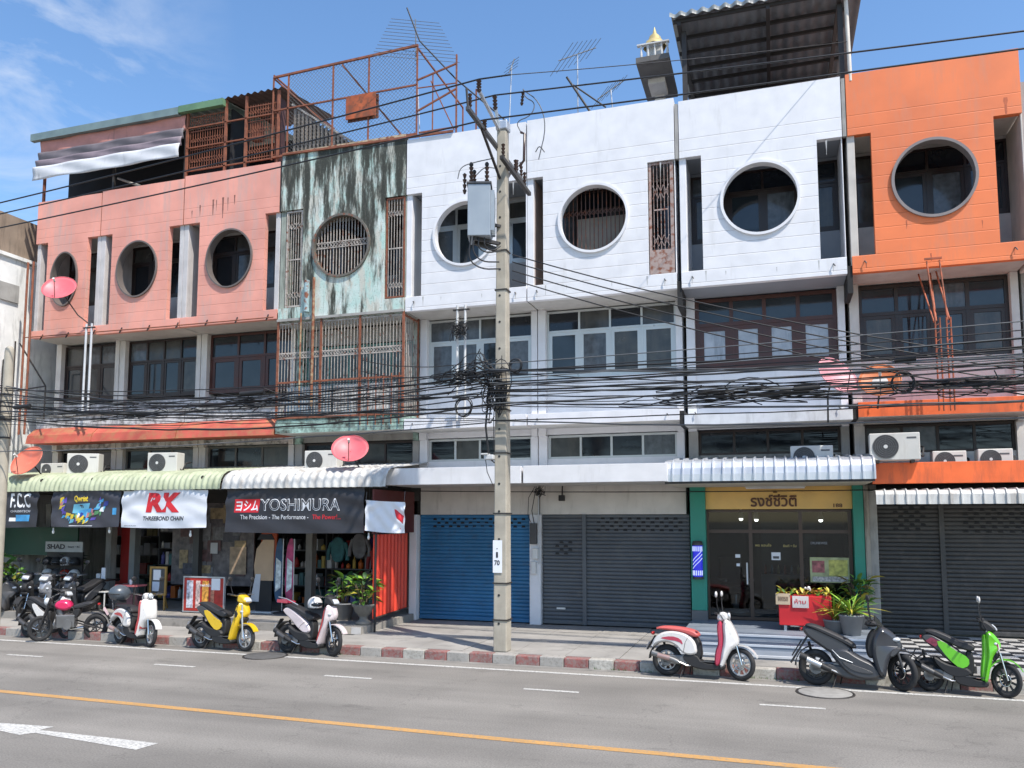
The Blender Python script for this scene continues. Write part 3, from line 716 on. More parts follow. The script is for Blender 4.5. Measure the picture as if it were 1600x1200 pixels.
part('mould_ledge', MB(m_conc).box(a, b, YB - .05, YB, 7.34, 7.40), t)

# ---- collapsible grilles of the middle white house
t = B['w2']
mb = MB(M('grille_brown', (.10, .055, .045), .7, rust=.3)); 
for i in range(18):
    x = -4.42 + i * .095; mb.box(x, x + .018, YB + .35, YB + .368, 8.1, 10.15)
scroll(mb, -4.42, -2.8, 9.33, .12, YB + .34, .095, .012); part('folding_grille', mb, t, stuff=True)
mb = MB(M('grille_rail', (.35, .27, .24), .7, rust=.4)); mb.prism([(-2.38, 7.70), (-1.86, 7.70), (-1.86, 10.14), (-2.38, 10.14)], YB + .04, YB + .08, [[(-2.33, 8.22), (-1.93, 8.22), (-1.93, 10.1), (-2.33, 10.1)]])
bars(mb, -2.28, -1.98, 8.22, 10.1, YB + .05, .075, .012, (9.1,), .03); scroll(mb, -2.3, -1.96, 9.5, .3, YB + .05, .1); scroll(mb, -2.3, -1.96, 8.42, .24, YB + .05, .1)
part('folding_grille', mb, t, stuff=True)
part('roller_blind', MB(M('beige_blind', (.23, .21, .18), .8, var=.15)).box(-4.1, -2.7, YB + .6, YB + .62, 8.0, 9.3), t)
part('reveal_panel', MB(M('brown_reveal', (.42, .31, .26), .7, dirt=.3)).box(-4.967, -4.955, YB + .16, YW - .02, 7.6, 10.15), t)

def drips(k, pts, mat):
    mb = MB(mat); rr = random.Random(hash(k) % 99 if False else len(pts))
    for x, z, l, w in pts:
        n = 5; L_ = []; R_ = []
        for i in range(n + 1):
            u = i / n; ww = w * (1 - .75 * u) * rr.uniform(.7, 1.2); L_.append((x - ww / 2, YB - .0012, z - l * u)); R_.append((x + ww / 2 + rr.uniform(-.004, .004), YB - .0012, z - l * u))
        mb.add(L_ + R_, [(i, i + 1, n + 2 + i, n + 1 + i) for i in range(n)])
    part('stain', mb, B[k], stuff=True)
m_st1 = M('rust_brown_stain', (.20, .09, .07), .85, var=.4, vs_=20); m_st2 = M('grey_stain', (.42, .42, .41), .8, var=.2, vs_=10); m_st3 = M('dull_orange_stain', (.42, .11, .05), .8, var=.3, vs_=10)
drips('p3', [(-13.95, 10.62, .30, .05), (-13.55, 10.72, .42, .06), (-13.45, 10.70, .30, .03), (-13.25, 10.74, .55, .06), (-13.1, 10.72, .35, .03), (-12.9, 10.76, .25, .04), (-14.2, 10.5, .2, .03)], m_st1)
for k in ('w1', 'w2', 'w3'):
    a, b = seams[k]; drips(k, [(a + .22, 7.54, .14, .03), (b - .25, 7.54, .13, .03), (a + .9, 7.62, .10, .02), (a + 1.9, 7.60, .09, .02), (slots[k][0] + .05, 7.66, .22, .035), (slots[k][1] - .04, 7.66, .20, .03), (b - .3, 10.12, .3, .03)], m_st2)
drips('o', [(1.85, 7.54, .12, .03), (4.4, 7.54, .12, .03), (4.4, 10.5, .35, .08), (2.6, 8.3, .18, .025), (3.9, 8.15, .15, .02), (3.0, 7.6, .15, .03)], m_st3)
# ------------------------------------------------------------------ white awning beams
for k, x0, x1 in (('w1', -8.2, -4.98), ('w2', -4.93, -1.98)):
    s = MB(m_plain); s.box(x0, x1, 16.05, 16.17, 3.25, 3.61); s.box(x0, x1, 16.17, YW - .1, 3.46, 3.58)
    s.set(m_soffit).box(x0 + .003, x1 - .003, 16.172, YW - .1, 3.26, 3.30); part('awning_beam', s, B[k], bev=.006)
    s = MB(m_warm); a, b = seams[k]; s.box(a, b, YW - .02, YW + .3, 2.62, 3.30); part('lintel', s, B[k])
# ground floor pillars and shutters
m_blue = M('blue_shutter', (.028, .15, .30), .5, var=.2, vs_=1.2, dirt=.32, dcol=(.05, .10, .15), streak=False)
m_gshut = M('grey_shutter', (.080, .088, .098), .5, var=.2, vs_=1.2, dirt=.32, dcol=(.13, .125, .115), streak=False)
m_gshut2 = M('dark_shutter', (.052, .050, .048), .55, var=.25, vs_=1.2, dirt=.35, dcol=(.10, .09, .08), streak=False)
part('pillar', MB(m_plain).box(-8.32, -8.10, YW - .2, YW + .3, .15, 2.618), B['w1'], bev=.01)
part('pillar', MB(m_plain).box(-5.32, -5.06, YW - .15, YW + .3, .15, 2.618), B['w1'], bev=.01)
shutter(B['w1'], -8.08, -5.34, .19, 2.62, YW, m_blue, ((-7.75, -5.5, 2.32, 3),))
shutter(B['w2'], -5.04, -4.12, .19, 2.62, YW, m_gshut, ((-4.75, -4.4, 1.72, 4),))
shutter(B['w2'], -4.03, -1.76, .19, 2.62, YW, m_gshut, ((-3.8, -1.95, 2.25, 4),))
part('mullion_post', MB(m_gshut).box(-4.12, -4.03, YW - .06, YW + .05, .17, 2.618), B['w2'])
part('handle', MB(m_lightgrey).box(-4.72, -4.52, YW - .04, YW - .025, .50, .54), B['w2'])
s = MB(m_conc); s.box(1.74, 1.95, YW - .2, YW + .3, .26, 3.3); part('pillar', s, B['o'], bev=.01)
shutter(B['o'], 1.97, 3.08, .29, 2.80, YW, m_gshut2, ((2.25, 2.8, 2.30, 6),)); shutter(B['o'], 3.17, 6.0, .29, 2.80, YW, m_gshut2, ((3.5, 4.7, 2.25, 6),))
part('mullion_post', MB(m_gshut2).box(3.08, 3.17, YW - .06, YW + .05, .27, 2.8), B['o'])
part('awning_beam', MB(m_orange2).box(1.80, 6.2, 16.9, 17.03, 3.18, 3.58), B['o'], bev=.006)
s = MB(m_dark); s.box(1.80, 6.2, 17.031, YW + .2, 3.2, 3.56); s.box(1.8, 6.2, YW - .03, YW + .2, 2.82, 3.2); part('lintel', s, B['o'])
# meter box, conduit and sockets by the second white pillar
mt_ = thing('electric_meter', 'grey electric meters and breaker boxes fixed between blue and grey shutters', 'electric meter', (-5.19, YW - .16, 1.7))
part('meter_box', MB(m_dkgrey).box(-.10, .06, -.08, 0, .25, .72), mt_, bev=.01)
part('breaker_box', MB(m_lightgrey).box(-.04, .09, -.09, 0, -.08, .16), mt_, bev=.01)
part('breaker_box', MB(m_lightgrey).box(-.07, .04, -.07, 0, -.42, -.14), mt_, bev=.01)
part('conduit', MB(m_pipe).tube([(.10, -.03, -.2), (.10, -.03, 1.55)], .016, 6), mt_)
part('cable', MB(m_cable).tube([(-.02, -.05, .6), (-.14, -.08, .9), (-.12, -.08, 1.3), (.02, -.05, 1.55)], .008, 5), mt_)
part('cable', MB(m_cable).tube([(.02, -.05, .6), (-.04, -.1, 1.0), (.06, -.08, 1.55)], .01, 5), mt_)
cm = thing('security_camera', 'small black security camera under the awning above grey shutter', 'camera', (-4.55, YW - .1, 3.0))
part('body', MB(m_black).box(-.06, .06, -.16, 0, -.08, .05), cm, bev=.012); part('bracket', MB(m_black).cyl((0, -.05, .05), (0, -.02, .28), .015), cm)

# ------------------------------------------------------------------ corrugated awnings
# silver awning over the barber: one formed panel per rib
aw = thing('metal_awning', 'silver ribbed metal awning over the barber shop sign', 'awning', (0, 0, 0))
prof = [(YW - .1, 3.80), (16.5, 3.68), (16.32, 3.655), (16.2, 3.60), (16.13, 3.5), (16.10, 3.38), (16.10, 3.24)]
n = 20; W_ = (1.78 + 2.05) / n
for i in range(n):
    mb = MB(m_tin); x0 = -2.05 + W_ * i
    sec = [(0, 0), (W_ - .045, 0), (W_ - .035, .035), (W_ - .01, .035), (W_, 0)]
    vs = []; P_ = [Vector((0, y, z)) for y, z in prof]
    for j, p in enumerate(P_):
        tt = (P_[min(j + 1, len(P_) - 1)] - P_[max(j - 1, 0)]).normalized(); nn = Vector((0, tt.z, -tt.y))
        vs += [(x0 + a, (p + nn * b).y, (p + nn * b).z) for a, b in sec]
    mb.add(vs, [(j * 5 + i_, j * 5 + i_ + 1, j * 5 + i_ + 6, j * 5 + i_ + 5) for j in range(len(P_) - 1) for i_ in range(4)], False)
    part('panel', mb, aw)
s = MB(M('awning_liner', (.5, .46, .38), .7)); s.box(-2.0, 1.72, 16.16, YW - .1, 3.19, 3.22); part('liner', s, aw)
s = MB(m_steel); s.box(-2.04, 1.76, 16.12, 16.16, 3.2, 3.24); part('edge_rail', s, aw)
aw = thing('metal_awning', 'short white ribbed awning under the orange beam over dark shutters', 'awning')
prof = [(YW - .1, 3.06), (16.4, 3.04), (16.32, 3.02), (16.28, 2.96), (16.27, 2.78)]
for i in range(20):
    mb = MB(m_wtin); x0 = 1.78 + .178 * i; w2 = .178
    vs = []; P_ = [Vector((0, y, z)) for y, z in prof]; sec = [(0, 0), (w2 - .04, 0), (w2 - .03, .028), (w2 - .01, .028), (w2, 0)]
    for j, p in enumerate(P_):
        tt = (P_[min(j + 1, len(P_) - 1)] - P_[max(j - 1, 0)]).normalized(); nn = Vector((0, tt.z, -tt.y))
        vs += [(x0 + a, (p + nn * b).y, (p + nn * b).z) for a, b in sec]
    mb.add(vs, [(j * 5 + i_, j * 5 + i_ + 1, j * 5 + i_ + 6, j * 5 + i_ + 5) for j in range(len(P_) - 1) for i_ in range(4)], False)
    part('panel', mb, aw)
def corr_awning(x0, x1, mat, lab, pitch, ys):
    t = thing('corrugated_awning', lab, 'awning')
    mb = MB(mat); corr(mb, x0, x1, pitch, .022, [(YW - .1, 3.85), (ys + .42, 3.63), (ys + .25, 3.60), (ys + .12, 3.53), (ys + .04, 3.43), (ys, 3.30), (ys - .01, 3.20)])
    part('corrugated_sheet', mb, t)
    f_ = MB(m_steel)
    for x in [x0 + .3 + i * 1.6 for i in range(int((x1 - x0) / 1.6) + 1)]: f_.bar((x, YW - .1, 3.2), (x, ys + .1, 3.5), .04); f_.bar((x, ys + .08, 3.22), (x, ys + .08, 3.5), .03)
    f_.box(x0, x1, ys + .05, ys + .09, 3.18, 3.22); part('steel_frame', f_, t)
corr_awning(-22.5, -12.02, m_gtin, 'pale green corrugated awning over the motorcycle shop', .155, 15.62)
corr_awning(-11.98, -7.84, m_wtin, 'white corrugated awning over the black banner with white lettering', .2, 15.6)

# ------------------------------------------------------------------ motorcycle shop interior
room = thing('shop_interior', 'dark open motorcycle shop and cafe behind the hanging banners', 'shop')
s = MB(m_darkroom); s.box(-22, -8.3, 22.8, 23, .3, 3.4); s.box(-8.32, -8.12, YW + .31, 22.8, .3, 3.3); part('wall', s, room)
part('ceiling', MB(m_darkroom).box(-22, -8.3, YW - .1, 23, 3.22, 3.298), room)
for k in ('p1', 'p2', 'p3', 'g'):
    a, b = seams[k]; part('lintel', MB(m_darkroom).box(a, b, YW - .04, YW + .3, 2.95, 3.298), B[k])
for x, mt in ((-19.4, m_conc), (-17.25, m_conc), (-16.45, M('metal_post', (.22, .23, .23), .5)), (-14.4, m_dkgrey), (-11.03, M('pale_post', (.3, .28, .25), .6, dirt=.4))):
    part('post', MB(mt).box(x - .09, x + .09, YW - .16, YW + .05, .3, 2.94), room)
part('wall_panel', MB(M('dark_red_panel', (.42, .012, .012), .5)).box(-17.35, -16.75, YW + .4, YW + .46, .75, 2.94), room)
part('wall_panel', MB(M('orange_panel', (.50, .075, .015), .5, var=.15)).box(-12.66, -12.2, YW + .2, YW + .26, 1.0, 2.94), room)
part('wall_panel', MB(M('green_shutterbox', (.025, .075, .05), .6)).box(-22, -17.6, 17.1, 17.15, 1.55, 2.3), room)
# sticker-covered shop window
m_sticker = M('poster_wall', (.15, .13, .13), .5, var=.5, vs_=5, dirt=.5, dcol=(.04, .04, .05), streak=False)
sw = thing('shop_window', 'shop window papered with grey and tan posters behind the red menu board', 'window')
part('backing', MB(m_sticker).box(-15.3, -12.75, YW + .02, YW + .06, .8, 2.94), sw)
rs = random.Random(3)
for i in range(26):
    x = rs.uniform(-15.25, -13.1); z = rs.uniform(1.0, 2.6); w = rs.uniform(.2, .5); h = rs.uniform(.2, .5)
    c = rs.choice([(.12, .12, .13), (.2, .18, .15), (.07, .07, .09), (.3, .22, .12), (.17, .17, .18), (.1, .05, .05), (.16, .2, .18)])
    part('poster', MB(M('poster%d' % (i % 13), c, .5, var=.45, vs_=11)).box(x, min(x + w, -12.8), YW + .005 - i * .0006, YW + .018 - i * .0006, z, z + h), sw)
part('poster', MB(M('paper_white', (.5, .5, .5), .6)).box(-14.05, -13.83, YW - .02, YW - .012, 1.62, 1.9), sw, label='small white notice')
part('poster', MB(M('skin_poster', (.42, .3, .2), .6, var=.35, vs_=6)).box(-13.45, -12.95, YW - .02, YW - .012, 1.1, 1.8), sw)
# shelves of stock, dim at the back
for bx, lab in ((-10.6, 'dark shelf of stock behind the pink flag banner in the shop'), (-18.6, 'dark shelf of stock at the left end of the shop')):
    sh = thing('stock_shelf', lab, 'shelf', (bx, 19.4, .3))
    fr = MB(m_dkgrey)
    for z in (.05, .6, 1.15, 1.7, 2.2): fr.box(-.0, 1.9, 0, .4, z, z + .03)
    for x in (0, 1.87): fr.box(x, x + .03, 0, .4, 0, 2.3)
    part('rack', fr, sh)
    for r_ in range(4):
        x = .05
        while x < 1.65:
            w = rs.uniform(.12, .3); h = rs.uniform(.15, .42)
            c = rs.choice([(.3, .3, .32), (.05, .12, .12), (.25, .03, .03), (.3, .24, .1), (.12, .12, .14), (.4, .4, .4)])
            part('product_box', MB(M('box%s' % (c,), c, .5, var=.2)).box(x, x + w, .02, .3, .082 + .55 * r_, .082 + .55 * r_ + h), sh, bev=.01); x += w + rs.uniform(.01, .12)
for bx, by, lab in ((-16.2, 18.5, 'crowded stock shelf between the grey post and the poster window'), (-12.2, 18.4, 'crowded stock shelf behind the tan standee'), (-10.85, 18.3, 'crowded stock shelf right of the feather flags')):
    sh = thing('stock_shelf', lab, 'shelf', (bx, by, .3)); fr = MB(m_dkgrey); wd = 1.5
    for z in (.05, .5, .95, 1.4, 1.85, 2.25): fr.box(0, wd, 0, .4, z, z + .025)
    for x in (0, wd - .03): fr.box(x, x + .03, 0, .4, 0, 2.3)
    part('rack', fr, sh)
    for r_ in range(5):
        x = .03
        while x < wd - .22:
            w = rs.uniform(.08, .2); h = rs.uniform(.12, .36)
            c = rs.choice([(.45, .42, .40), (.05, .14, .14), (.40, .03, .03), (.50, .12, .02), (.5, .35, .08), (.16, .16, .18), (.5, .5, .5), (.02, .02, .02), (.10, .10, .30)])
            if rs.random() < .3: part('bottle', MB(M('box%s' % (c,), c, .5, var=.2)).lathe([(0, 0), (w * .35, 0), (w * .35, h * .7), (w * .12, h * .85), (w * .12, h), (0, h)], (x + w / 2, .08, .078 + .45 * r_), 8), sh)
            else: part('product_box', MB(M('box%s' % (c,), c, .5, var=.2)).box(x, x + w, .02, .3, .078 + .45 * r_, .078 + .45 * r_ + h), sh)
            x += w + rs.uniform(.005, .06)
for i, (x, z, c, lab) in enumerate(((-10.35, 1.9, (.04, .14, .15), 'teal hanging jacket inside the dark shop doorway'), (-9.75, 2.0, (.15, .15, .16), 'grey hanging jacket inside the dark shop doorway'), (-9.25, 1.7, (.2, .02, .02), 'red hanging jacket near the red metal screen'))):
    j = thing('hanging_jacket', lab, 'jacket', (x, 18.05, z - .45)); mj = M('cloth%d' % i, c, .8, var=.35, vs_=6)
    part('body', MB(mj).pillow([(-.17, 0), (-.2, .5), (-.06, .62), (.06, .62), (.2, .5), (.17, 0)], .05, .03), j); part('sleeve', MB(mj).tube([(-.19, 0, .48), (-.27, 0, .25), (-.27, -.02, .05)], .05, 8), j); part('sleeve', MB(mj).tube([(.19, 0, .48), (.27, 0, .25), (.27, -.02, .05)], .05, 8), j); part('hanger', MB(m_steel).tube([(0, 0, .6), (0, 0, .8)], .008, 4), j)
# red metal side screen
rp = thing('red_metal_screen', 'red corrugated metal screen standing beside the potted croton', 'screen')
mb = MB(m_red); p0, p1 = Vector((-8.10, 15.62)), Vector((-8.32, 17.75)); 
mb.grid(lambda u, v: ((p0.lerp(p1, u)).x + .018 * (1 if math.sin(u * 60) > 0 else -1), (p0.lerp(p1, u)).y, .42 + 1.76 * v), 76, 1, False); part('sheet', mb, rp, solid=.004)
fr = MB(m_steel); fr.bar((-8.06, 15.62, .15), (-8.06, 15.62, 2.2), .035); fr.bar((-8.28, 17.7, .15), (-8.28, 17.7, 2.2), .035); fr.bar((-8.06, 15.62, .44), (-8.28, 17.7, .44), .03); part('frame', fr, rp)
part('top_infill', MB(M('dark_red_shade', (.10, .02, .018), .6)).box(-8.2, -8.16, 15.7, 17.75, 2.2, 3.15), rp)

# ------------------------------------------------------------------ banners
def banner(x0, x1, z0, z1, y, mat, lab, sag=.02, seed=0, tilt=0):
    t = thing('banner', lab, 'banner', (0, 0, 0))
    rr = random.Random(seed)
    cps = [(rr.uniform(0, 1), rr.uniform(.4, 1.4)) for _ in range(5)]
    def off(u, v):
        a = .035 * math.exp(-((u * 3) ** 2 + ((1 - v) * 2) ** 2)) * math.sin(14 * (u + (1 - v))) + .035 * math.exp(-(((1 - u) * 3) ** 2 + ((1 - v) * 2) ** 2)) * math.sin(14 * (1 - u + 1 - v))
        return a + .012 * math.sin(9 * u + seed) * (1 - v) + .010 * math.sin(23 * (u * .7 + v * .5) + seed)
    def fn(u, v):
        return (x0 + (x1 - x0) * u, y + off(u, v), z0 + (z1 - z0) * v - sag * math.sin(math.pi * u) * (.4 + .6 * (1 - v)) + tilt * u)
    part('cloth', MB(mat).grid(fn, 48, 20), t)
    rp_ = MB(m_cgrey)
    for u in (0.01, .99): rp_.tube([(x0 + (x1 - x0) * u, y, z1 - .02), (x0 + (x1 - x0) * u, y + .03, z1 + .18)], .006, 4)
    part('tie', rp_, t)
    return t, off
def drape(o, x0, x1, z0, z1, off, y):
    for v in o.data.vertices:
        wx = v.co.x + o.location.x; wz = v.co.z + o.location.z
        v.co.y += off((wx - x0) / (x1 - x0), (wz - z0) / (z1 - z0))
m_bk = M('banner_black', (.030, .030, .036), .55, var=.1); m_wt = M('banner_white', (.70, .72, .76), .5, var=.04); m_pr = M('print_red', (.62, .02, .03), .5, var=.05)
m_pw = M('print_white', (.75, .76, .78), .5, var=0); m_pk = M('print_black', (.02, .02, .025), .5, var=0); m_pb = M('print_blue', (.06, .32, .62), .5, var=.2, vs_=8); m_py = M('print_yellow', (.75, .55, .04), .5, var=.1)
YT = 15.66
def printed(t, nm, s, mat, cx, cz, h, w, args, **kw):
    o = text(nm, s, mat, t, cx, cz, YT - .006, h, w, ext=.0012, **kw)
    if o: drape(o, *args, YT)
    return o
def patch(t, mat, pts, args, dy=.003, nm='print_shape'):
    x0, x1, z0, z1, off = args
    mb = MB(mat); n = 10
    a, b, c, d = [Vector((p[0], 0, p[1])) for p in pts]
    def fn(u, v):
        p = a.lerp(b, u).lerp(d.lerp(c, u), v); return (p.x, YT - dy + off((p.x - x0) / (x1 - x0), (p.z - z0) / (z1 - z0)), p.z)
    return part(nm, mb.grid(fn, n, n), t)
# 1 black banner F.C.C
g = (-19.6, -17.42, 2.32, 3.2)
t, off = banner(*g, YT, m_bk, 'black banner with white F.C.C letters at the far left of the shop', seed=1); A = (*g, off)
printed(t, 'lettering', 'F.C.C', m_pw, -17.98, 2.98, .36, .64, A, bold=.02)
printed(t, 'lettering', 'CHASSISTECH', m_pw, -17.98, 2.71, .055, .62, A)
patch(t, m_pb, [(-18.12, 2.46), (-17.68, 2.46), (-17.66, 2.62), (-18.12, 2.62)], A); patch(t, m_pw, [(-18.33, 2.46), (-18.13, 2.46), (-18.13, 2.55), (-18.33, 2.55)], A)
patch(t, m_pb, [(-18.7, 2.85), (-18.5, 2.85), (-18.45, 3.12), (-18.75, 3.12)], A); patch(t, m_pb, [(-18.85, 2.5), (-18.7, 2.5), (-18.68, 2.8), (-18.85, 2.85)], A)
# 2 graffiti banner
g = (-16.98, -14.88, 2.33, 3.23)
m_bp = M('banner_darkgrey', (.05, .05, .062), .55, var=.2, vs_=3)
t, off = banner(*g, YT, m_bp, 'dark grey banner with yellow lettering and a colourful spray pattern', seed=2); A = (*g, off)
printed(t, 'lettering', 'Qwrist', m_py, -16.06, 3.0, .17, .42, A, bold=.03)
rs = random.Random(11)
cols = [m_pb, M('print_violet', (.12, .08, .42), .5), M('print_pink', (.5, .2, .22), .5), m_py, M('print_green', (.1, .28, .12), .5), m_pw, M('print_cyan', (.15, .45, .6), .5), M('print_navy', (.03, .05, .25), .5)]
patch(t, cols[6], [(-16.30, 2.66), (-15.85, 2.62), (-15.78, 2.9), (-16.28, 2.87)], A, .002); patch(t, cols[0], [(-16.2, 2.6), (-15.8, 2.56), (-15.72, 2.78), (-16.1, 2.72)], A, .004); patch(t, m_py, [(-16.2, 2.46), (-15.98, 2.5), (-15.95, 2.6), (-16.2, 2.62)], A, .005)
for i in range(40):
    an = math.pi * (1.0 + i / 39); rr_ = rs.uniform(.45, .72)
    cx, cz = -16.05 + math.cos(an) * rr_ * 1.05, 2.98 + math.sin(an) * rr_ * .75
    if cz < 2.38 or cz > 3.15: continue
    w, h = rs.uniform(.03, .10), rs.uniform(.03, .09); s_ = rs.uniform(-.06, .06)
    patch(t, rs.choice(cols), [(cx - w, cz - h + s_), (cx + w * .6, cz - h * .7), (cx + w, cz + h + s_), (cx - w * .5, cz + h * .6)], A, .004 + i * .0002)
patch(t, m_pb, [(-15.1, 2.62), (-14.98, 2.62), (-14.98, 2.78), (-15.1, 2.78)], A); patch(t, m_pw, [(-16.4, 2.345), (-15.7, 2.345), (-15.7, 2.36), (-16.4, 2.36)], A)
# 3 RK banner
g = (-14.82, -12.40, 2.32, 3.24)
t, off = banner(*g, YT, m_wt, 'white banner with big red RK letters and black words below', seed=3); A = (*g, off)
printed(t, 'lettering', 'RK', m_pr, -13.62, 2.90, .46, .98, A, bold=.06, shear=.15)
printed(t, 'lettering', 'THREEBOND CHAIN', m_pk, -13.60, 2.53, .10, 1.15, A, bold=.02, shear=.2)
printed(t, 'lettering', 'www.rk-th.com', m_pk, -14.55, 2.36, .018, .35, A)
# 4 Yoshimura banner
g = (-11.88, -8.38, 2.22, 3.2)
t, off = banner(*g, YT, m_bk, 'wide black banner reading YOSHIMURA in white outlined letters', seed=4); A = (*g, off)
patch(t, m_pr, [(-11.66, 2.66), (-11.02, 2.66), (-10.98, 2.96), (-11.62, 2.96)], A)
printed(t, 'emblem', 'ヨシム', m_pw, -11.32, 2.81, .24, .58, A, bold=.02, shear=.15)
printed(t, 'lettering', 'YOSHIMURA', m_pw, -9.96, 2.83, .27, 2.02, A, bold=.02)
o = printed(t, 'lettering', 'YOSHIMURA', m_pk, -9.96, 2.83, .235, 1.98, A, bold=-.012)
if o: o.location.y -= .003
printed(t, 'lettering', 'The Precision - The Performance -', m_pw, -10.60, 2.56, .10, 1.75, A)
printed(t, 'lettering', 'The Power!...', m_pr, -9.28, 2.56, .10, .70, A)
# 5 small white sign
g = (-8.34, -7.42, 2.27, 2.92)
t, off = banner(*g, YT, m_wt, 'small white vinyl sheet with a red corner hanging beside the black banner', seed=5, tilt=-.05); A = (*g, off)
patch(t, m_pr, [(-7.52, 2.30), (-7.46, 2.30), (-7.44, 2.68), (-7.66, 2.72)], A)
# SHAD board
t = thing('shop_sign', 'grey board reading SHAD on the dark helmet rack', 'sign', (0, 0, 0))
part('board', MB(M('sign_grey', (.36, .37, .36), .5)).box(-18.55, -17.3, 16.98, 17.01, 1.65, 1.92), t)
text('lettering', 'SHAD', m_pk, t, -18.18, 1.79, 16.975, .13, .6, bold=.03); text('lettering', '· Smart ·· RC', m_pk, t, -17.60, 1.79, 16.975, .05, .45)
# hanging bulbs under the awning
for x, z, pl in ((-16.98, 2.2, 'below the left end of the graffiti banner'), (-15.25, 2.22, 'below the right end of the graffiti banner'), (-12.9, 2.15, 'below the right end of the RK banner'), (-8.3, 2.12, 'at the end of the black lettered banner')):
    t = thing('light_bulb', 'small white bulb hanging ' + pl, 'light bulb', (x, 15.75, z), group='bulbs hung under the shop awning')
    part('bulb', MB(m_bulb).ell((0, 0, 0), (.03, .03, .05), 10, 6), t); part('socket', MB(m_lightgrey).cyl((0, 0, .04), (0, 0, .1), .018), t); part('cord', MB(m_cable).cyl((0, 0, .1), (0, 0, 1.05), .005, n=4), t)

# ------------------------------------------------------------------ barber shop front
t = B['w3']
part('pillar', MB(m_teal).box(-1.72, -1.40, YW - .24, YW + .3, .60, 3.24), t, bev=.01)
part('pillar_foot', MB(M('grey_plinth', (.12, .12, .12), .5)).box(-1.725, -1.395, YW - .245, YW + .3, .40, .598), t)
part('pillar', MB(m_teal).box(1.50, 1.70, YW - .24, YW + .3, .40, 3.24), t, bev=.01)
part('pillar', MB(M('stained_grey_pillar', (.36, .33, .28), .8, dirt=.6, dcol=(.08, .07, .05))).box(1.705, 1.80, YW - .26, YW + .3, .25, 3.3), t, bev=.01)
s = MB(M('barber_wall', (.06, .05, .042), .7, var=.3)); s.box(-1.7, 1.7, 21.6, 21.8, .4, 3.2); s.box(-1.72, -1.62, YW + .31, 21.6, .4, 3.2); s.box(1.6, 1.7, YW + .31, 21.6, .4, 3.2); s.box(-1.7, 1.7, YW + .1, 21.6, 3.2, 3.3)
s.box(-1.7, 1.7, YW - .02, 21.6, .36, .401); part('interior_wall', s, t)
sg = thing('shop_sign', 'gold fascia board with brown Thai lettering above the barber shop door', 'sign')
part('board', MB(m_goldsign).box(-1.5, 1.50, YW - .10, YW - .05, 2.72, 3.10), sg, bev=.004)
part('board_top', MB(m_goldsign).box(-1.55, 1.52, YW - .085, YW - .05, 3.105, 3.2), sg)
m_brn = M('brown_letter', (.10, .035, .015), .5)
text('lettering', 'รงช์ชีวิติ', m_brn, sg, -.02, 2.90, YW - .112, .26, .92, ext=.01, bold=.025)
text('house_number', '188', m_brn, sg, 1.23, 2.79, YW - .106, .075, .17, bold=.02)
part('crest', MB(m_brn).lathe([(0, .02), (.04, .02), (.045, 0)], (0, 0, 0), 10), sg, loc=(.02, YW - .11, 3.06))
tl = thing('tube_lamp', 'fluorescent batten lamp fixed above the gold barber sign', 'lamp', (.02, YW - .22, 3.17)); part('batten', MB(m_lightgrey).box(-.6, .6, -.03, .03, 0, .04), tl); part('tube', MB(M('tube_glass', (.8, .8, .8), .3)).cyl((-.58, 0, -.015), (.58, 0, -.015), .014, n=8), tl)
# glazed front
m_bf = M('barber_frame', (.075, .045, .03), .45, var=.15)
fr = thing('glazed_shopfront', 'brown framed glass shopfront and door of the barber shop', 'shopfront')
f_ = MB(m_bf)
for x in (-1.39, -.50, .50, 1.45): f_.box(x - .035, x + .035, YW, YW + .08, .41, 2.71)
f_.box(-1.355, 1.415, YW + .002, YW + .078, 2.22, 2.29); f_.box(-1.355, 1.415, YW + .002, YW + .078, .41, .47); f_.box(-1.355, 1.415, YW + .002, YW + .078, 2.66, 2.71)
part('frame', f_, fr)
gl = glass_mat('shop_glass', mixf=.68)
for a, b, c, d in ((-1.355, -.535, .47, 2.22), (-.465, .465, .47, 2.22), (.535, 1.415, .47, 2.22), (-1.355, -.535, 2.29, 2.66), (-.465, .465, 2.29, 2.66), (.535, 1.415, 2.29, 2.66)):
    part('pane', MB(gl).box(a, b, YW + .035, YW + .041, c, d), fr)
part('door_handle', MB(m_lightgrey).box(-.60, -.57, YW - .04, YW - .015, 1.15, 1.6), fr)
text('lettering', 'พร ขอบใจ', M('gold_film', (.55, .45, .15), .5), fr, -.25, 1.97, YW + .03, .06, .32, ext=.001); text('lettering', 'ยินดี • รับ', M('gold_film', (.55, .45, .15), .5), fr, .28, 1.96, YW + .03, .055, .26, ext=.001)
text('lettering', 'DRUNKWISE', M('grey_film', (.30, .32, .36), .5), fr, .85, 2.02, YW + .03, .05, .32, ext=.001)
part('notice', MB(m_pw).box(-.09, .09, YW + .022, YW + .03, 1.66, 1.82), fr); part('notice_print', MB(m_dkgrey).box(-.06, .06, YW + .018, YW + .0215, 1.69, 1.74), fr)
part('sticker', MB(m_pw).box(-.82, -.72, YW + .022, YW + .03, 1.70, 1.77), fr); part('sticker', MB(m_pw).box(-.80, -.73, YW + .022, YW + .03, 1.52, 1.58), fr)
m_post = M('poster_green', (.40, .42, .22), .5, var=.3, vs_=7)
po = thing('poster', 'pale green and yellow poster with a pink photo inside the barber window', 'poster')
part('sheet', MB(m_post).box(.66, 1.41, YW - .012, YW - .004, 1.22, 1.73), po); part('photo', MB(M('poster_pink', (.38, .12, .12), .5, var=.5, vs_=14)).box(.70, .94, YW - .016, YW - .0125, 1.42, 1.66), po)
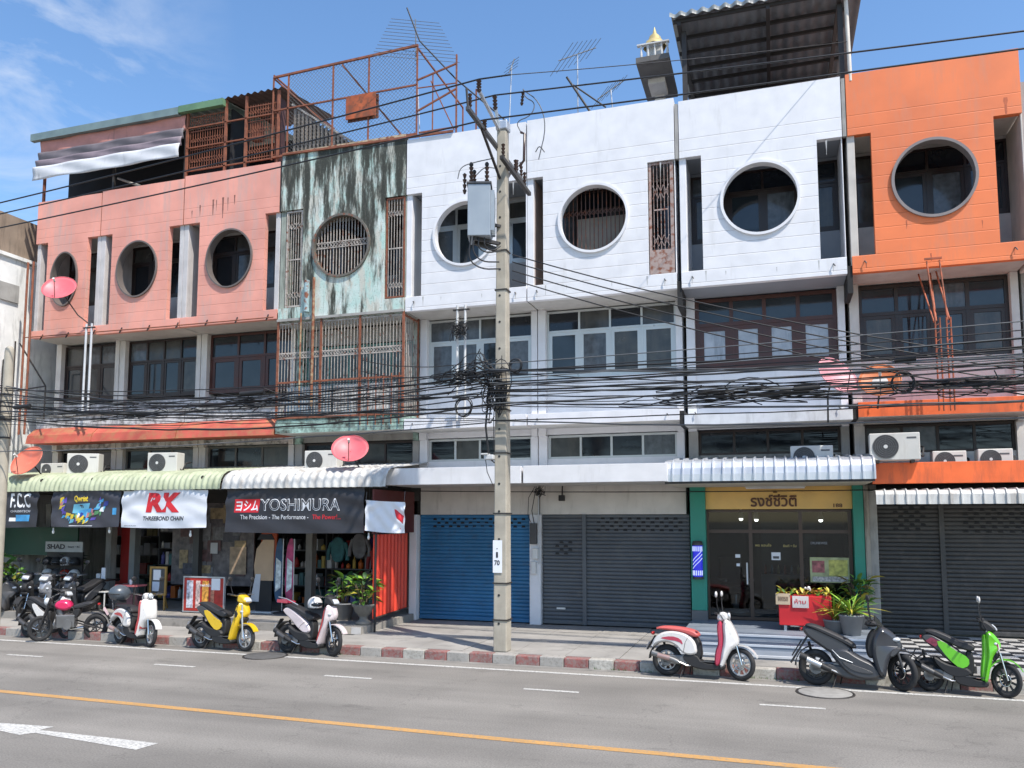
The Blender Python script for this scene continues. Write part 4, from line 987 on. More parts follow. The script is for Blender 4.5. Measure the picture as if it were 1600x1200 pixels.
part('print_shape', MB(M('poster_yellow', (.5, .48, .12), .5, var=.4, vs_=12)).box(1.02, 1.38, YW - .016, YW - .0125, 1.36, 1.68), po); part('print_shape', MB(M('poster_print', (.45, .42, .4), .5, var=.6, vs_=22)).box(.70, 1.38, YW - .0155, YW - .0125, 1.24, 1.34), po)
# inside: chairs, mirror, counter, lamps
for x, lab in ((-.9, 'dark barber chair behind the left glass pane'), (.95, 'dark barber chair behind the right glass pane')):
    c = thing('barber_chair', lab, 'chair', (x, 19.6, .4), rz=R(25))
    mb = MB(m_black); mb.box(-.28, .28, -.28, .28, .42, .56); part('seat', mb, c, bev=.04); part('backrest', MB(m_black).box(-.27, .27, .26, .38, .58, 1.25), c, bev=.04)
    part('base', MB(m_galv).lathe([(.28, 0), (.27, .04), (.06, .06), (.06, .42)]), c)
    for sx in (-1, 1): part('armrest', MB(m_galv).box(sx * .32 - .03, sx * .32 + .03, -.22, .24, .70, .75), c, bev=.01)
ct = thing('counter', 'white barber counter with bottles inside the shop', 'counter', (.15, 20.6, .4)); part('body', MB(M('counter_white', (.20, .20, .22), .5)).box(-.5, .5, 0, .4, 0, .8), ct)
for i in range(6): part('bottle', MB(M('bottle%d' % (i % 3), [(.4, .05, .03), (.1, .3, .4), (.5, .45, .2)][i % 3], .3)).lathe([(0, .8), (.03, .8), (.03, .95), (.012, .98), (.012, 1.02), (0, 1.02)], (-.4 + i * .15, .2, 0), 8), ct)
mr_ = thing('wall_mirror', 'framed mirror on the dark wall inside the barber shop', 'mirror', (.3, 21.55, 1.3)); part('frame', MB(m_wood).box(-.7, .7, -.04, .04, 0, 1.2), mr_); part('glass', MB(M('mirror', (.06, .065, .07), .1, var=.2)).box(-.64, .64, -.05, -.042, .06, 1.14), mr_)
m_lit = M('lit_lamp', (1, 1, 1), .5, var=0, emit=(1, .97, .9), es=6)
for x, y, z, pl in ((-.72, 18.9, 2.50, 'upper left of'), (-.40, 19.2, 2.48, 'upper middle of'), (.95, 19.0, 2.47, 'upper right of')):
    t_ = thing('ceiling_lamp', 'small lit white ceiling lamp seen through the %s the barber glass' % pl, 'lamp', (x, y, z)); part('shade', MB(m_lightgrey).lathe([(.07, .03), (.06, .1), (.02, .25)], n=12), t_); part('bulb', MB(m_lit).ell((0, 0, .02), .045, 10, 6), t_)
# barber pole light
bp_ = thing('barber_pole', 'lit blue barber pole lamp with white stripes on the left teal pillar', 'barber pole', (-1.57, YW - .33, 1.26))
part('cap', MB(m_dkgrey).lathe([(0, .80), (.09, .79), (.115, .73), (.115, .70), (0, .70)], n=16), bp_); part('cap', MB(m_dkgrey).lathe([(0, 0), (.115, .0), (.115, .05), (0, .05)], n=16), bp_)
part('tube', MB(M('barber_blue', (.02, .03, .5), .2, var=.1, emit=(.03, .03, .7), es=.35)).lathe([(.10, .05), (.10, .70)], n=20), bp_)
mb = MB(M('barber_white', (.7, .75, .9), .3, var=0, emit=(.6, .65, 1), es=.35))
for i in range(6):
    a = -math.pi / 2 + (i - 2.5) * .42; 
    for z0 in (.08, .58): mb.box(math.cos(a) * .104 - .012, math.cos(a) * .104 + .012, math.sin(a) * .104 - .006, math.sin(a) * .104 + .006, z0, z0 + .1)
for i in range(3):
    pts = [(math.cos(-math.pi * (.85 - .7 * u)) * .105, math.sin(-math.pi * (.85 - .7 * u)) * .105, .22 + .08 * i + .22 * u) for u in [j / 10 for j in range(11)]]
    mb.tube(pts, .009, 5)
part('stripes', mb, bp_)
# red planter box with flowers and hand-written cards
pb = thing('red_planter', 'red box planter on legs full of yellow green flowers by the barber door', 'planter', (.50, 16.75, .40), rz=R(-2))
part('box', MB(M('planter_red', (.62, .02, .025), .5, var=.06)).box(-.47, .47, -.22, .22, .10, .66), pb, bev=.012)
for x in (-.36, .36):
    for y in (-.16, .16): part('leg', MB(m_galv).box(x - .025, x + .025, y - .025, y + .025, 0, .10), pb)
part('card', MB(M('card_tan', (.55, .42, .28), .7)).box(-.52, -.26, -.245, -.235, .49, .70), pb); part('card', MB(M('card_white', (.62, .56, .52), .7)).box(-.22, .07, -.247, -.237, .44, .66), pb)
text('lettering', 'จอดรถ', m_brn, pb, -.39, .60, -.25, .08, .18, ext=.001); text('lettering', 'ห้าม', m_pr, pb, -.08, .56, -.252, .09, .2, ext=.001)
rs = random.Random(5)
leafmats = [M('leaf_a', (.06, .16, .03), .5, var=.3), M('leaf_b', (.10, .22, .04), .5, var=.3), M('leaf_yellow', (.42, .36, .05), .5, var=.3), M('leaf_dark', (.025, .07, .02), .5, var=.3), M('leaf_bright', (.20, .36, .04), .45, var=.25), M('leaf_orange', (.40, .12, .03), .5, var=.3)]
def leafmesh(key, mat, L_, W_, curl=.3, nseg=4, fold=.25):
    mb = MB(mat); vs = []
    for i in range(nseg + 1):
        u = i / nseg; w = W_ * (math.sin(math.pi * min(1, u * .96 + .04)) ** .75) / 2
        z = -curl * L_ * u * u; vs += [(-w, u * L_, z + w * fold), (0, u * L_, z), (w, u * L_, z + w * fold)]
    mb.add(vs, [f for i in range(nseg) for f in ((i * 3, i * 3 + 1, i * 3 + 4, i * 3 + 3), (i * 3 + 1, i * 3 + 2, i * 3 + 5, i * 3 + 4))], True)
    me = mb.mesh('leaf'); return me
lm_s = [leafmesh('s', m, .13, .06) for m in leafmats]; lm_m = [leafmesh('m', m, .24, .11, .4) for m in leafmats]; lm_l = [leafmesh('l', m, .6, .045, .75, 6) for m in leafmats]
def leaf(par, me, p, az, el, s=1, roll=0, nm='leaf'):
    o = link(nm, me, par, p, Euler((el, roll, az), 'XYZ')); o.rotation_euler = (Matrix.Rotation(az, 3, 'Z') @ Matrix.Rotation(el, 3, 'X') @ Matrix.Rotation(roll, 3, 'Y')).to_euler(); o.scale = (s, s, s); return o
for i in range(150):
    leaf(pb, lm_s[rs.choice([0, 1, 2, 2, 2, 4, 5])], (rs.uniform(-.45, .45), rs.uniform(-.2, .2), rs.uniform(.62, .76)), rs.uniform(0, 6.28), rs.uniform(-.2, 1.3), rs.uniform(.6, 1.1))
fl = MB(M('white_flower', (.7, .7, .68), .5))
for i in range(9): fl.ell((rs.uniform(0, .15), rs.uniform(-.2, .0), rs.uniform(.76, .82)), rs.uniform(.015, .03), 6, 4)
part('flowers', fl, pb, stuff=True)

def plant(name, label, loc, pot, leaves, group=None):
    t = thing(name, label, 'potted plant', loc, group=group)
    pot(t); leaves(t); return t
m_pot = M('stone_pot', (.17, .16, .14), .8, var=.2, dirt=.4, streak=False); m_pot2 = M('plain_grey_pot', (.22, .22, .22), .7, var=.2)
def urn(t):
    part('pot', MB(m_pot).lathe([(0, 0), (.17, 0), (.17, .05), (.10, .09), (.085, .16), (.12, .20), (.19, .27), (.22, .36), (.255, .40), (.255, .43), (.22, .43), (.20, .38), (0, .38)], n=24), t)
def croton(t):
    st = MB(M('stem', (.12, .09, .05), .8))
    for i in range(9):
        a = i * .7; st.tube([(math.cos(a) * .05, math.sin(a) * .05, .36), (math.cos(a) * .12, math.sin(a) * .12, .6), (math.cos(a) * .2, math.sin(a) * .2, .85)], .010, 5)
    part('stem', st, t)
    for i in range(70):
        a = rs.uniform(0, 6.28); r = rs.uniform(.03, .24); z = rs.uniform(.45, .98)
        leaf(t, lm_m[rs.choice([0, 1, 1, 4, 4, 2, 3])], (math.cos(a) * r, math.sin(a) * r, z), a - math.pi / 2 + rs.uniform(-.5, .5), rs.uniform(-.1, 1.1), rs.uniform(.6, 1.15), rs.uniform(-.5, .5))
plant('potted_croton', 'bright green croton in a grey stone urn next to the red metal screen', (-8.32, 15.62, .30), urn, croton)
def drum(t): part('pot', MB(m_pot2).lathe([(0, 0), (.15, 0), (.21, .34), (.22, .34), (.22, .37), (.19, .37), (.18, .33), (0, .33)], n=20), t)
def grassy(n, zz, mats, k=1):
    def f(t):
        for i in range(n):
            a = rs.uniform(0, 6.28); leaf(t, lm_l[rs.choice(mats)], (math.cos(a) * .04, math.sin(a) * .04, zz + rs.uniform(0, .05)), a - math.pi / 2, rs.uniform(.5, 1.45), rs.uniform(.55, 1.1) * k, rs.uniform(-.5, .5))
    return f
plant('potted_spider_plant', 'bushy light green spider plant in a grey pot behind the grey maxi scooter', (1.28, 16.3, .40), drum, grassy(85, .36, [1, 4, 4, 1, 0, 2], .82))
plant('potted_spiky_plant', 'small orange tinted spiky plant beside the red planter', (1.02, 16.5, .28), drum, grassy(24, .34, [5, 2, 4]))
plant('potted_shrub', 'dark leafy potted shrub at the right teal pillar', (1.50, 17.3, .40), drum, croton)
plant('potted_shrub', 'low leafy pot plant between croton urn and shop post', (-9.1, 16.2, .30), drum, croton)
for i, (x, y, z, s_, lab) in enumerate(((-18.2, 15.7, .3, 1.0, 'bright leafy bush at the far left edge of the shop front'), (-18.9, 15.9, .3, 1.3, 'green bush left of the brightest bush'))):
    p = plant('potted_bush', lab, (x, y, z), drum, croton); p.scale = (s_,) * 3
tp = thing('tree_in_pot', 'thin dark tropical plant rising behind the helmet rack', 'potted plant', (-17.9, 17.2, .3)); drum(tp)
part('trunk', MB(M('stem', (.12, .09, .05))).tube([(0, 0, .3), (.05, 0, .8), (0, .02, 1.3)], .02, 6), tp)
for i in range(26):
    a = rs.uniform(0, 6.28); leaf(tp, lm_m[rs.choice([3, 3, 0])], (math.cos(a) * .05, math.sin(a) * .05, rs.uniform(.6, 1.4)), a - math.pi / 2, rs.uniform(0, 1.1), rs.uniform(1.1, 1.9))

# ------------------------------------------------------------------ shop furniture
m_wh = M('white_plastic', (.55, .55, .54), .45, var=.05)
def stool(x, y, lab):
    t = thing('stool', lab, 'stool', (x, y, .3)); part('seat', MB(m_wh).box(-.15, .15, -.15, .15, .42, .45), t, bev=.01)
    for sx in (-1, 1):
        for sy in (-1, 1): part('leg', MB(m_wh).bar((sx * .12, sy * .12, .42), (sx * .15, sy * .15, 0), .022), t)
stool(-16.5, 16.2, 'white stool at the left of the cafe table'); stool(-15.75, 16.2, 'white stool at the right of the cafe table')
t = thing('cafe_table', 'small dark topped table with white menus between two white stools', 'table', (-16.15, 16.5, .3)); part('tabletop', MB(m_wood).box(-.35, .35, -.25, .25, .68, .71), t, bev=.005); part('pedestal', MB(m_steel).cyl((0, 0, 0), (0, 0, .68), .03), t); part('foot', MB(m_steel).lathe([(.2, 0), (.2, .02), (.03, .04)]), t)
part('napkin_box', MB(m_wh).box(-.12, .0, -.06, .04, .712, .85), t); part('menu_card', MB(m_pw).box(.03, .15, -.05, -.035, .712, 1.0), t)
t = thing('side_table', 'pink topped trolley table behind the white scooter with top box', 'table', (-15.05, 16.3, .3)); part('tabletop', MB(M('pink_top', (.45, .12, .13), .5)).box(-.3, .3, -.2, .2, .58, .62), t)
for sx in (-1, 1):
    for sy in (-1, 1): part('leg', MB(m_steel).bar((sx * .27, sy * .17, 0), (sx * .27, sy * .17, .58), .025), t)
part('crate', MB(M('crate_dark', (.06, .03, .04), .6, var=.4, vs_=12)).box(-.25, .2, -.15, .15, .05, .4), t); part('cup', MB(m_pw).lathe([(.03, .62), (.04, .74)]), t)
m_yw = M('yellow_wood', (.34, .20, .05), .6)
t = thing('easel_sign', 'wooden easel with two white notices behind the white scooter', 'sign', (-14.5, 16.6, .3)); part('frame', MB(m_yw).prism([(-.25, .35), (.25, .35), (.25, 1.05), (-.25, 1.05)], -.02, .02, [[(-.2, .4), (.2, .4), (.2, 1.0), (-.2, 1.0)]]), t); part('board', MB(m_dkgrey).box(-.2, .2, -.005, .01, .4, 1.0), t)
part('notice', MB(m_pw).box(-.14, .08, -.02, -.008, .72, .97), t); part('notice', MB(M('notice_blue', (.45, .52, .62), .5)).box(-.16, .05, -.02, -.008, .45, .68), t)
for sx in (-1, 1): part('leg', MB(m_yw).bar((sx * .2, 0, .36), (sx * .26, -.06, 0), .035), t)
part('leg', MB(m_yw).bar((0, .02, .9), (0, .35, 0), .03), t)
m_mb = M('menu_red', (.40, .03, .02), .5, var=.3, vs_=6)
t = thing('menu_board', 'red menu board with cup pictures and white notice behind the yellow scooter', 'sign', (-12.9, 16.3, .3))
part('board', MB(m_mb).box(-.56, .56, -.02, .02, .05, .82), t, bev=.005)
for i, (x0, x1, c) in enumerate(((-.48, -.30, (.55, .55, .6)), (-.22, -.10, (.6, .45, .4)), (-.04, .14, (.65, .30, .05)), (.20, .30, (.5, .2, .12)))): part('picture', MB(M('menu%d' % i, c, .5, var=.6, vs_=14)).box(x0, x1, -.026, -.0205, .12, .76), t)
part('notice', MB(m_pw).box(.22, .46, -.03, -.0205, .55, .82), t); part('frame', MB(m_galv).prism([(-.58, .02), (.58, .02), (.58, .86), (-.58, .86)], -.03, .03, [[(-.555, .045), (.555, .045), (.555, .83), (-.555, .83)]]), t)
text('lettering', 'กาแฟ ชาเย็น', m_pw, t, .05, .66, -.03, .07, .3)
t = thing('standee', 'tall plain tan and white cut-out standee near the dark doorway', 'standee', (-11.7, 16.9, .3))
part('panel', MB(M('standee_tan', (.42, .29, .18), .6, var=.1)).prism([(-.22, .75), (.28, .75), (.28, 1.72), (-.02, 1.72), (-.2, 1.5), (-.26, 1.1)], -.012, .012), t)
part('panel', MB(M('standee_white', (.5, .52, .55), .6, var=.1)).prism([(-.34, .25), (-.1, .25), (-.06, .9), (-.2, .9)], -.02, -.013), t); part('panel', MB(m_black).prism([(-.2, .0), (.25, .0), (.25, .74), (-.1, .74)], -.012, .012), t); part('panel', MB(m_black).prism([(-.2, 1.72), (.28, 1.72), (.2, 1.86), (-.1, 1.85)], -.012, .012), t)
part('base', MB(m_lightgrey).box(-.35, .35, -.15, .15, 0, .03), t)
for x, c1, c2, lab in ((-11.2, (.02, .06, .12), (.5, .55, .55), 'dark blue feather flag in front of the dark shop doorway'), (-10.9, (.35, .04, .12), (.5, .3, .35), 'pink and white feather flag at the dark shop doorway')):
    t = thing('feather_flag', lab, 'flag', (x, 16.8, .3)); part('pole', MB(m_galv).cyl((.1, 0, 0), (.1, 0, 1.75), .012), t)
    part('cloth', MB(M('flag%s' % c1[0], c1, .6, var=.5, vs_=5)).prism(chaikinp := [(p.x, p.y) for p in chaikin([(-.13, .3, 0), (.1, .2, 0), (.1, 1.7, 0), (-.02, 1.8, 0), (-.13, 1.4, 0)], 2)], -.006, .006), t)
    part('print_shape', MB(M('flagp%s' % c2[0], c2, .6, var=.5, vs_=9)).prism([(-.09, .5), (.05, .6), (.06, 1.2), (-.08, 1.3)], -.010, -.0065), t); part('base', MB(m_steel).lathe([(.2, 0), (.2, .03), (.02, .06)], (.1, 0, 0)), t)
# helmet rack
t = thing('helmet_rack', 'dark rack of black and white helmets under the SHAD board', 'rack', (-17.9, 16.9, .3))
part('stand', MB(m_steel).box(-.6, .6, .1, .14, 0, 1.35), t)
k = 0
for r_ in range(3):
    for c_ in range(4):
        x = -.45 + c_ * .3; z = .45 + r_ * .32; mt = [m_black, m_dkgrey, m_wh, M('helmet_red', (.3, .03, .02), .3), m_black, m_lightgrey][(r_ * 5 + c_ * 2) % 6]
        h = part('helmet', MB(mt).ell((x, 0, z), (.13, .15, .14), 14, 8, z0=-.55), t); part('visor', MB(m_glass).ell((x, -.03, z - .01), (.122, .135, .08), 12, 5, z0=-.8, z1=.8), h)

# ------------------------------------------------------------------ AC condensers
def ac(x, y, z, w, h, d, lab, rz=0, cool=False, big=False):
    t = thing('air_conditioner', lab, 'air conditioner', (x, y, z), rz=rz)
    part('casing', MB(M('ac_casing', (.60, .59, .55), .45, var=.05, dirt=.2, dcol=(.35, .32, .27))).box(-w / 2, w / 2, -d / 2, d / 2, .05, h), t, bev=.015)
    r = h * .40; cx = -w / 2 + r + w * .06; cz = .05 + (h - .05) / 2
    g = part('fan_grille', MB(m_dkgrey).prism(circ(cx, cz, r, r, 32), -d / 2 - .012, -d / 2 - .002), t)
    rg = MB(m_cgrey)
    for q in range(1, 7): rg.torus((cx, -d / 2 - .014, cz), (0, 1, 0), r * q / 6.2, .0035, 28, 4)
    for q in range(8): a = q * math.pi / 4; rg.bar((cx, -d / 2 - .014, cz), (cx + r * math.cos(a), -d / 2 - .014, cz + r * math.sin(a)), .006)
    part('ring', rg, g); part('hub', MB(m_lightgrey).prism(circ(cx, cz, r * .16, r * .16, 14), -d / 2 - .02, -d / 2 - .013), g)
    part('badge', MB(m_cgrey).box(w / 2 - .22, w / 2 - .06, -d / 2 - .004, -d / 2 - .0005, h - .11, h - .08), t)
    for sx in (-1, 1): part('foot', MB(m_steel).box(sx * w * .35 - .03, sx * w * .35 + .03, -d / 2, d / 2, 0, .048), t)
    part('pipe', MB(m_black).tube([(w / 2, 0, .15), (w / 2 + .06, 0, .12), (w / 2 + .08, .1, .3), (w / 2 + .05, .4, .35)], .02, 6), t)
ac(-17.0, 16.65, 3.60, .78, .60, .34, 'beige air conditioner turned right above the pale green awning', rz=R(24)); ac(-14.45, 16.65, 3.60, .80, .56, .34, 'beige air conditioner with blue label above the white banner', rz=R(8))
ac(-10.0, 16.7, 3.58, .82, .52, .34, 'weathered air conditioner above the white corrugated awning', rz=R(4)); ac(-18.3, 17.0, 3.60, .8, .4, .34, 'flat dusty air conditioner behind the salmon satellite dish')
ac(.72, 17.0, 3.44, .78, .50, .34, 'air conditioner sunk behind the silver awning'); ac(2.18, 16.78, 3.56, .86, .56, .34, 'large white air conditioner standing on the left of the orange beam', rz=R(-3))
ac(3.18, 17.3, 3.36, .58, .44, .3, 'small air conditioner behind the middle of the orange beam'); ac(3.95, 17.3, 3.38, .58, .44, .3, 'small air conditioner at the right end behind the orange beam')
ac(-6.0, YW + .4, 6.92, .7, .36, .3, 'window air conditioner box in the transom right of the pole')
# ------------------------------------------------------------------ satellite dishes
def dish(x, y, z, r, mat, lab, nrm, mount):
    t = thing('satellite_dish', lab, 'satellite dish', (x, y, z))
    q = Vector(nrm).normalized().to_track_quat('Z', 'Y'); mb = MB(mat); vs = []; n = 28
    mb.xf = q.to_matrix().to_4x4()
    mb.lathe([(r * i / 6, .30 * r * (i / 6) ** 2) for i in range(7)], n=n); mb.torus((0, 0, .30 * r), (0, 0, 1), r, .008, n, 5)
    part('reflector', mb, t, solid=.004)
    arm = MB(m_steel); arm.xf = mb.xf; dn = (q.inverted() @ Vector((0, 0, -1))); dn.z = 0; dn.normalize()
    e = dn * r * .2 + Vector((0, 0, r * 1.05)); arm.tube([dn * r * 1.0 + Vector((0, 0, .28 * r)), e], .010, 5); part('feed_arm', arm, t)
    l = MB(m_lightgrey); l.xf = mb.xf; l.cyl(e + Vector((0, 0, -.05)), e + Vector((0, 0, .06)), .028, n=8); part('lnb', l, t)
    part('mount', MB(m_steel).tube([(0, 0, 0), (nrm[0] * -.1, .12, -.05)] + mount, .018, 6), t)
mpk = M('dish_pink', (.62, .13, .15), .45, var=.08, dirt=.15, dcol=(.7, .3, .3)); msl = M('dish_salmon', (.62, .16, .10), .5, var=.1, dirt=.25, dcol=(.5, .25, .2)); mfp = M('dish_faded_pink', (.62, .27, .30), .5, var=.12, dirt=.2, dcol=(.7, .5, .5)); mor = M('dish_orange', (.58, .17, .055), .55, var=.12, dirt=.3, dcol=(.4, .2, .1))
dish(-17.75, 16.3, 8.50, .42, mpk, 'pink satellite dish at the oval window of the narrow pink bay', (.35, -.75, .55), [(.15, .45, -.55), (.35, .62, -.75)])
dish(-18.02, 15.9, 3.93, .43, msl, 'salmon satellite dish on the far left above the green awning', (.02, -.84, .52), [(.1, .3, -.3)])
dish(-8.92, 16.0, 4.0, .40, mpk, 'glossy red satellite dish standing above the white corrugated awning', (.30, -.70, .62), [(.05, .35, -.35)])
dish(1.13, 16.2, 5.12, .42, mfp, 'faded pink satellite dish at the joint of white and orange houses', (.55, -.66, .50), [(-.1, .3, -.25), (-.1, .5, -.75)])
dish(1.93, 16.3, 5.02, .36, mor, 'orange satellite dish with a pale centre on the orange house', (-.1, -.90, .50), [(.0, .3, -.25), (0, .5, -.4)])
part('pale_centre', MB(M('pale_print', (.5, .48, .45), .6)).lathe([(0, .012), (.14, .014)], n=20), bpy.data.objects['satellite_dish.004'] if 'satellite_dish.004' in bpy.data.objects else None)
_o = [o for o in bpy.data.objects if o.name.startswith('pale_centre')][0]; _o.rotation_euler = Vector((-.1, -.90, .50)).to_track_quat('Z', 'Y').to_euler(); _o.location = Vector((-.1, -.90, .50)).normalized() * .02

# ------------------------------------------------------------------ orange steel brackets on the orange house, white pipes on others
m_ol = M('orange_steel', (.42, .10, .04), .6, var=.2, rust=.5)
t = thing('steel_bracket', 'tall orange steel cable bracket in front of the orange house windows', 'bracket')
for x0, x1, y0, y1 in ((2.90, 2.96, 16.85, 16.6), (3.12, 3.16, 16.85, 16.6), (2.84, 2.95, 17.5, 16.7), (3.06, 2.98, 17.5, 16.65), (3.14, 3.2, 17.4, 16.62)): part('upright', MB(m_ol).tube([(x0, y0, 7.42), (x1, y1, 6.2)], .016, 6), t)
for x in (2.95, 3.03, 3.14, 3.21): part('upright', MB(m_ol).tube([(x, 16.6, 6.25), (x, 16.6, 4.5)], .016, 6), t)
part('top_bar', MB(m_ol).bar((2.86, 16.84, 7.46), (3.16, 16.84, 7.46), .035), t)
rg = MB(m_ol)
for i in range(11):
    z = 4.6 + i * .15; rg.bar((2.95, 16.6, z), (3.03, 16.6, z + .05), .012); rg.bar((3.14, 16.6, z), (3.21, 16.6, z + .05), .012)
part('lacing', rg, t)
def pipes(x0, x1, y, z0, z1, lab, mat):
    t = thing('pipe_pair', lab, 'pipes'); 
    for x in (x0, x1): part('pipe', MB(mat).tube([(x, y, z1), (x, y, z0)], .03, 8), t)
    part('clamp', MB(m_steel).box(x0 - .1, x1 + .1, y - .03, y + .03, z1 - .12, z1 - .09), t); part('clamp', MB(m_steel).box(x0 - .1, x1 + .1, y - .03, y + .03, z0 + .5, z0 + .53), t)
pipes(-6.71, -6.52, 16.8, 4.7, 7.33, 'pair of white vertical pipes left of the utility pole', m_wh)
pipes(-17.34, -17.16, 16.8, 5.3, 7.7, 'pair of grey vertical pipes on the narrow pink bay', m_pipe)
pipes(-19.3, -19.5, 16.8, 4.8, 9.6, 'rusty pipes at the outer corner of the pink building', m_rust)
t = thing('rusty_frame', 'thin rusty bracket frame at the left corner of the pink building', 'bracket')
for a_, b_ in (((-19.8, 16.8, 7.4), (-19.8, 16.8, 4.5)), ((-20.2, 16.8, 6.9), (-20.2, 16.8, 5.0)), ((-20.2, 16.8, 6.9), (-19.8, 16.8, 6.9)), ((-20.2, 16.8, 6.3), (-19.8, 16.8, 6.3)), ((-19.7, 16.85, 7.35), (-18.7, 16.85, 6.1)), ((-18.7, 16.85, 6.1), (-18.7, 16.85, 5.2)), ((-19.9, 16.8, 6.0), (-18.7, 16.85, 6.1))): part('strut', MB(m_steel).bar(a_, b_, .03), t)
# cable rail running under the pink box
t = thing('cable_rail', 'rusty pipe rail with clips along the bottom of the pink facade', 'rail'); part('rail', MB(m_rust).tube([(-19.6, YB - .08, 7.50), (-15, YB - .06, 7.47), (-11.6, YB - .08, 7.46)], .016, 5), t)
for i in range(9): part('clip', MB(m_steel).bar((-19.0 + i * .9, YB - .09, 7.40), (-19.0 + i * .9, YB, 7.56), .025), t)

# ------------------------------------------------------------------ roof structures
# shed above the pink bays
t = thing('roof_shed', 'rooftop shed on the pink bays with tarpaulin front and green roof edge', 'roof shed')
corr_p = MB(M('green_roof', (.17, .25, .22), .55, var=.15, dirt=.3)); corr(corr_p, -19.6, -13.3, .28, .03, [(17.0, 13.40), (22.0, 14.2)]); part('roof_sheet', corr_p, t)
part('gutter', MB(M('gutter_green', (.16, .22, .22), .5, var=.15)).box(-19.75, -14.7, 16.86, 16.99, 13.16, 13.36), t); part('gutter', MB(M('gutter_bright', (.12, .22, .12), .5, var=.15)).box(-14.69, -13.3, 16.86, 16.99, 13.2, 13.38), t)
def slatpanel(z0, z1, mat, y0=16.98, y1=16.98, nm='tarpaulin', sagm=.03, x0=-19.5, x1=-14.55):
    part(nm, MB(mat).grid(lambda u, v: (x0 + (x1 - x0) * u + .1 * (1 - v) * (1 - u) * 0, y0 + (y1 - y0) * (1 - v) + .02 * math.sin(u * 21 + v * 5), z0 + (z1 - z0) * v + sagm * math.sin(u * 9) * (1 - v)), 40, 6), t, solid=.01)
m_tarpp = M('pink_board', (.50, .22, .18), .7, var=.15, dirt=.2); m_tarpg = M('grey_tarp', (.14, .12, .13), .6, var=.2); m_tarpw = M('white_tarp', (.55, .56, .58), .6, var=.08, dirt=.15)
slatpanel(12.76, 13.18, m_tarpp, 16.99, 16.99, nm='fascia_board', sagm=0); slatpanel(12.50, 12.80, m_tarpg, 16.93, 16.93, sagm=.008); slatpanel(12.28, 12.54, M('mauve_tarp', (.20, .16, .18), .6, var=.2), 16.86, 16.86, sagm=.008); slatpanel(11.93, 12.32, m_tarpw, 16.79, 16.77, sagm=.015)
for x in (-19.35, -16.9, -14.55): part('post', MB(m_rust if x < -19 else m_steel).box(x - .03, x + .03, 17.02, 17.08, 11.3, 13.2), t)
s = MB(m_dark); s.box(-19.45, -13.3, 17.95, 18.05, 10.62, 13.3); part('dark_backing', s, t)  # near-black sheet set forward to stand in for the shade under the roof
s = MB(m_dark); s.box(-13.36, -13.3, 17.3, 17.94, 10.64, 13.3); part('side_wall', s, t)
part('lamp_tube', MB(m_wh).cyl((-17.3, 17.6, 12.05), (-16.5, 17.6, 11.72), .035), t)
# rusty cage next to it
t = thing('roof_cage', 'rusty barred enclosure on the roof beside the tarpaulin shed', 'cage')
mb = MB(m_rust)
for x0, x1 in ((-14.42, -13.35), (-12.65, -11.75)): bars(mb, x0, x1, 11.66, 13.15, 17.05, .075, .012, (11.72, 12.2, 12.7, 13.1), .022); scroll(mb, x0, x1, 12.45, .12, 17.05, .08); scroll(mb, x0, x1, 12.95, .12, 17.05, .08); scroll(mb, x0, x1, 11.9, .12, 17.05, .08)
part('bars', mb, t, stuff=True)
mb = MB(m_rust)
for x in (-14.5, -13.3, -12.68, -11.72): mb.box(x - .03, x + .03, 17.0, 17.06, 11.44, 13.4)
for z in (11.62, 12.25, 12.8): mb.box(-14.5, -11.72, 17.0, 17.04, z - .015, z + .015)
part('frame', mb, t); part('back_sheet', MB(m_dark).box(-14.5, -11.75, 19.5, 19.55, 10.6, 13.4), t); part('side_sheet', MB(M('dark_rust_sheet', (.09, .035, .03), .8, var=.3)).box(-11.86, -11.82, 17.1, 17.5, 11.5, 13.35), t)
mb = MB(M('brown_roof', (.10, .06, .05), .7, var=.2)); corr(mb, -14.2, -11.6, .2, .025, [(16.95, 13.42), (19.6, 13.9)]); part('roof_sheet', mb, t)
part('rusty_can', MB(m_rust).box(-12.66, -12.4, 17.2, 17.4, 12.3, 12.75), t)
# lean-to slope of ribbed sheet
t = thing('lean_to_roof', 'steep ribbed lean-to sheet behind the mesh on the green house roof', 'roof')
mb = MB(M('ribbed_sheet', (.30, .26, .22), .7, var=.2, dirt=.4))
for i in range(18):
    x = -11.45 + i * .115; h = 13.0 - (i / 17) * 1.35; mb.box(x, x + .055, 17.3, 17.34, 11.3, h)
part('slats', mb, t, stuff=True); part('backing', MB(m_dark).prism([(-11.5, 11.3), (-9.4, 11.3), (-9.4, 11.6), (-11.5, 13.0)], 17.38, 17.42), t)
part('slope_edge', MB(M('pale_edge', (.45, .42, .38), .7)).bar((-11.5, 17.3, 13.12), (-9.3, 17.3, 11.55), .05), t)
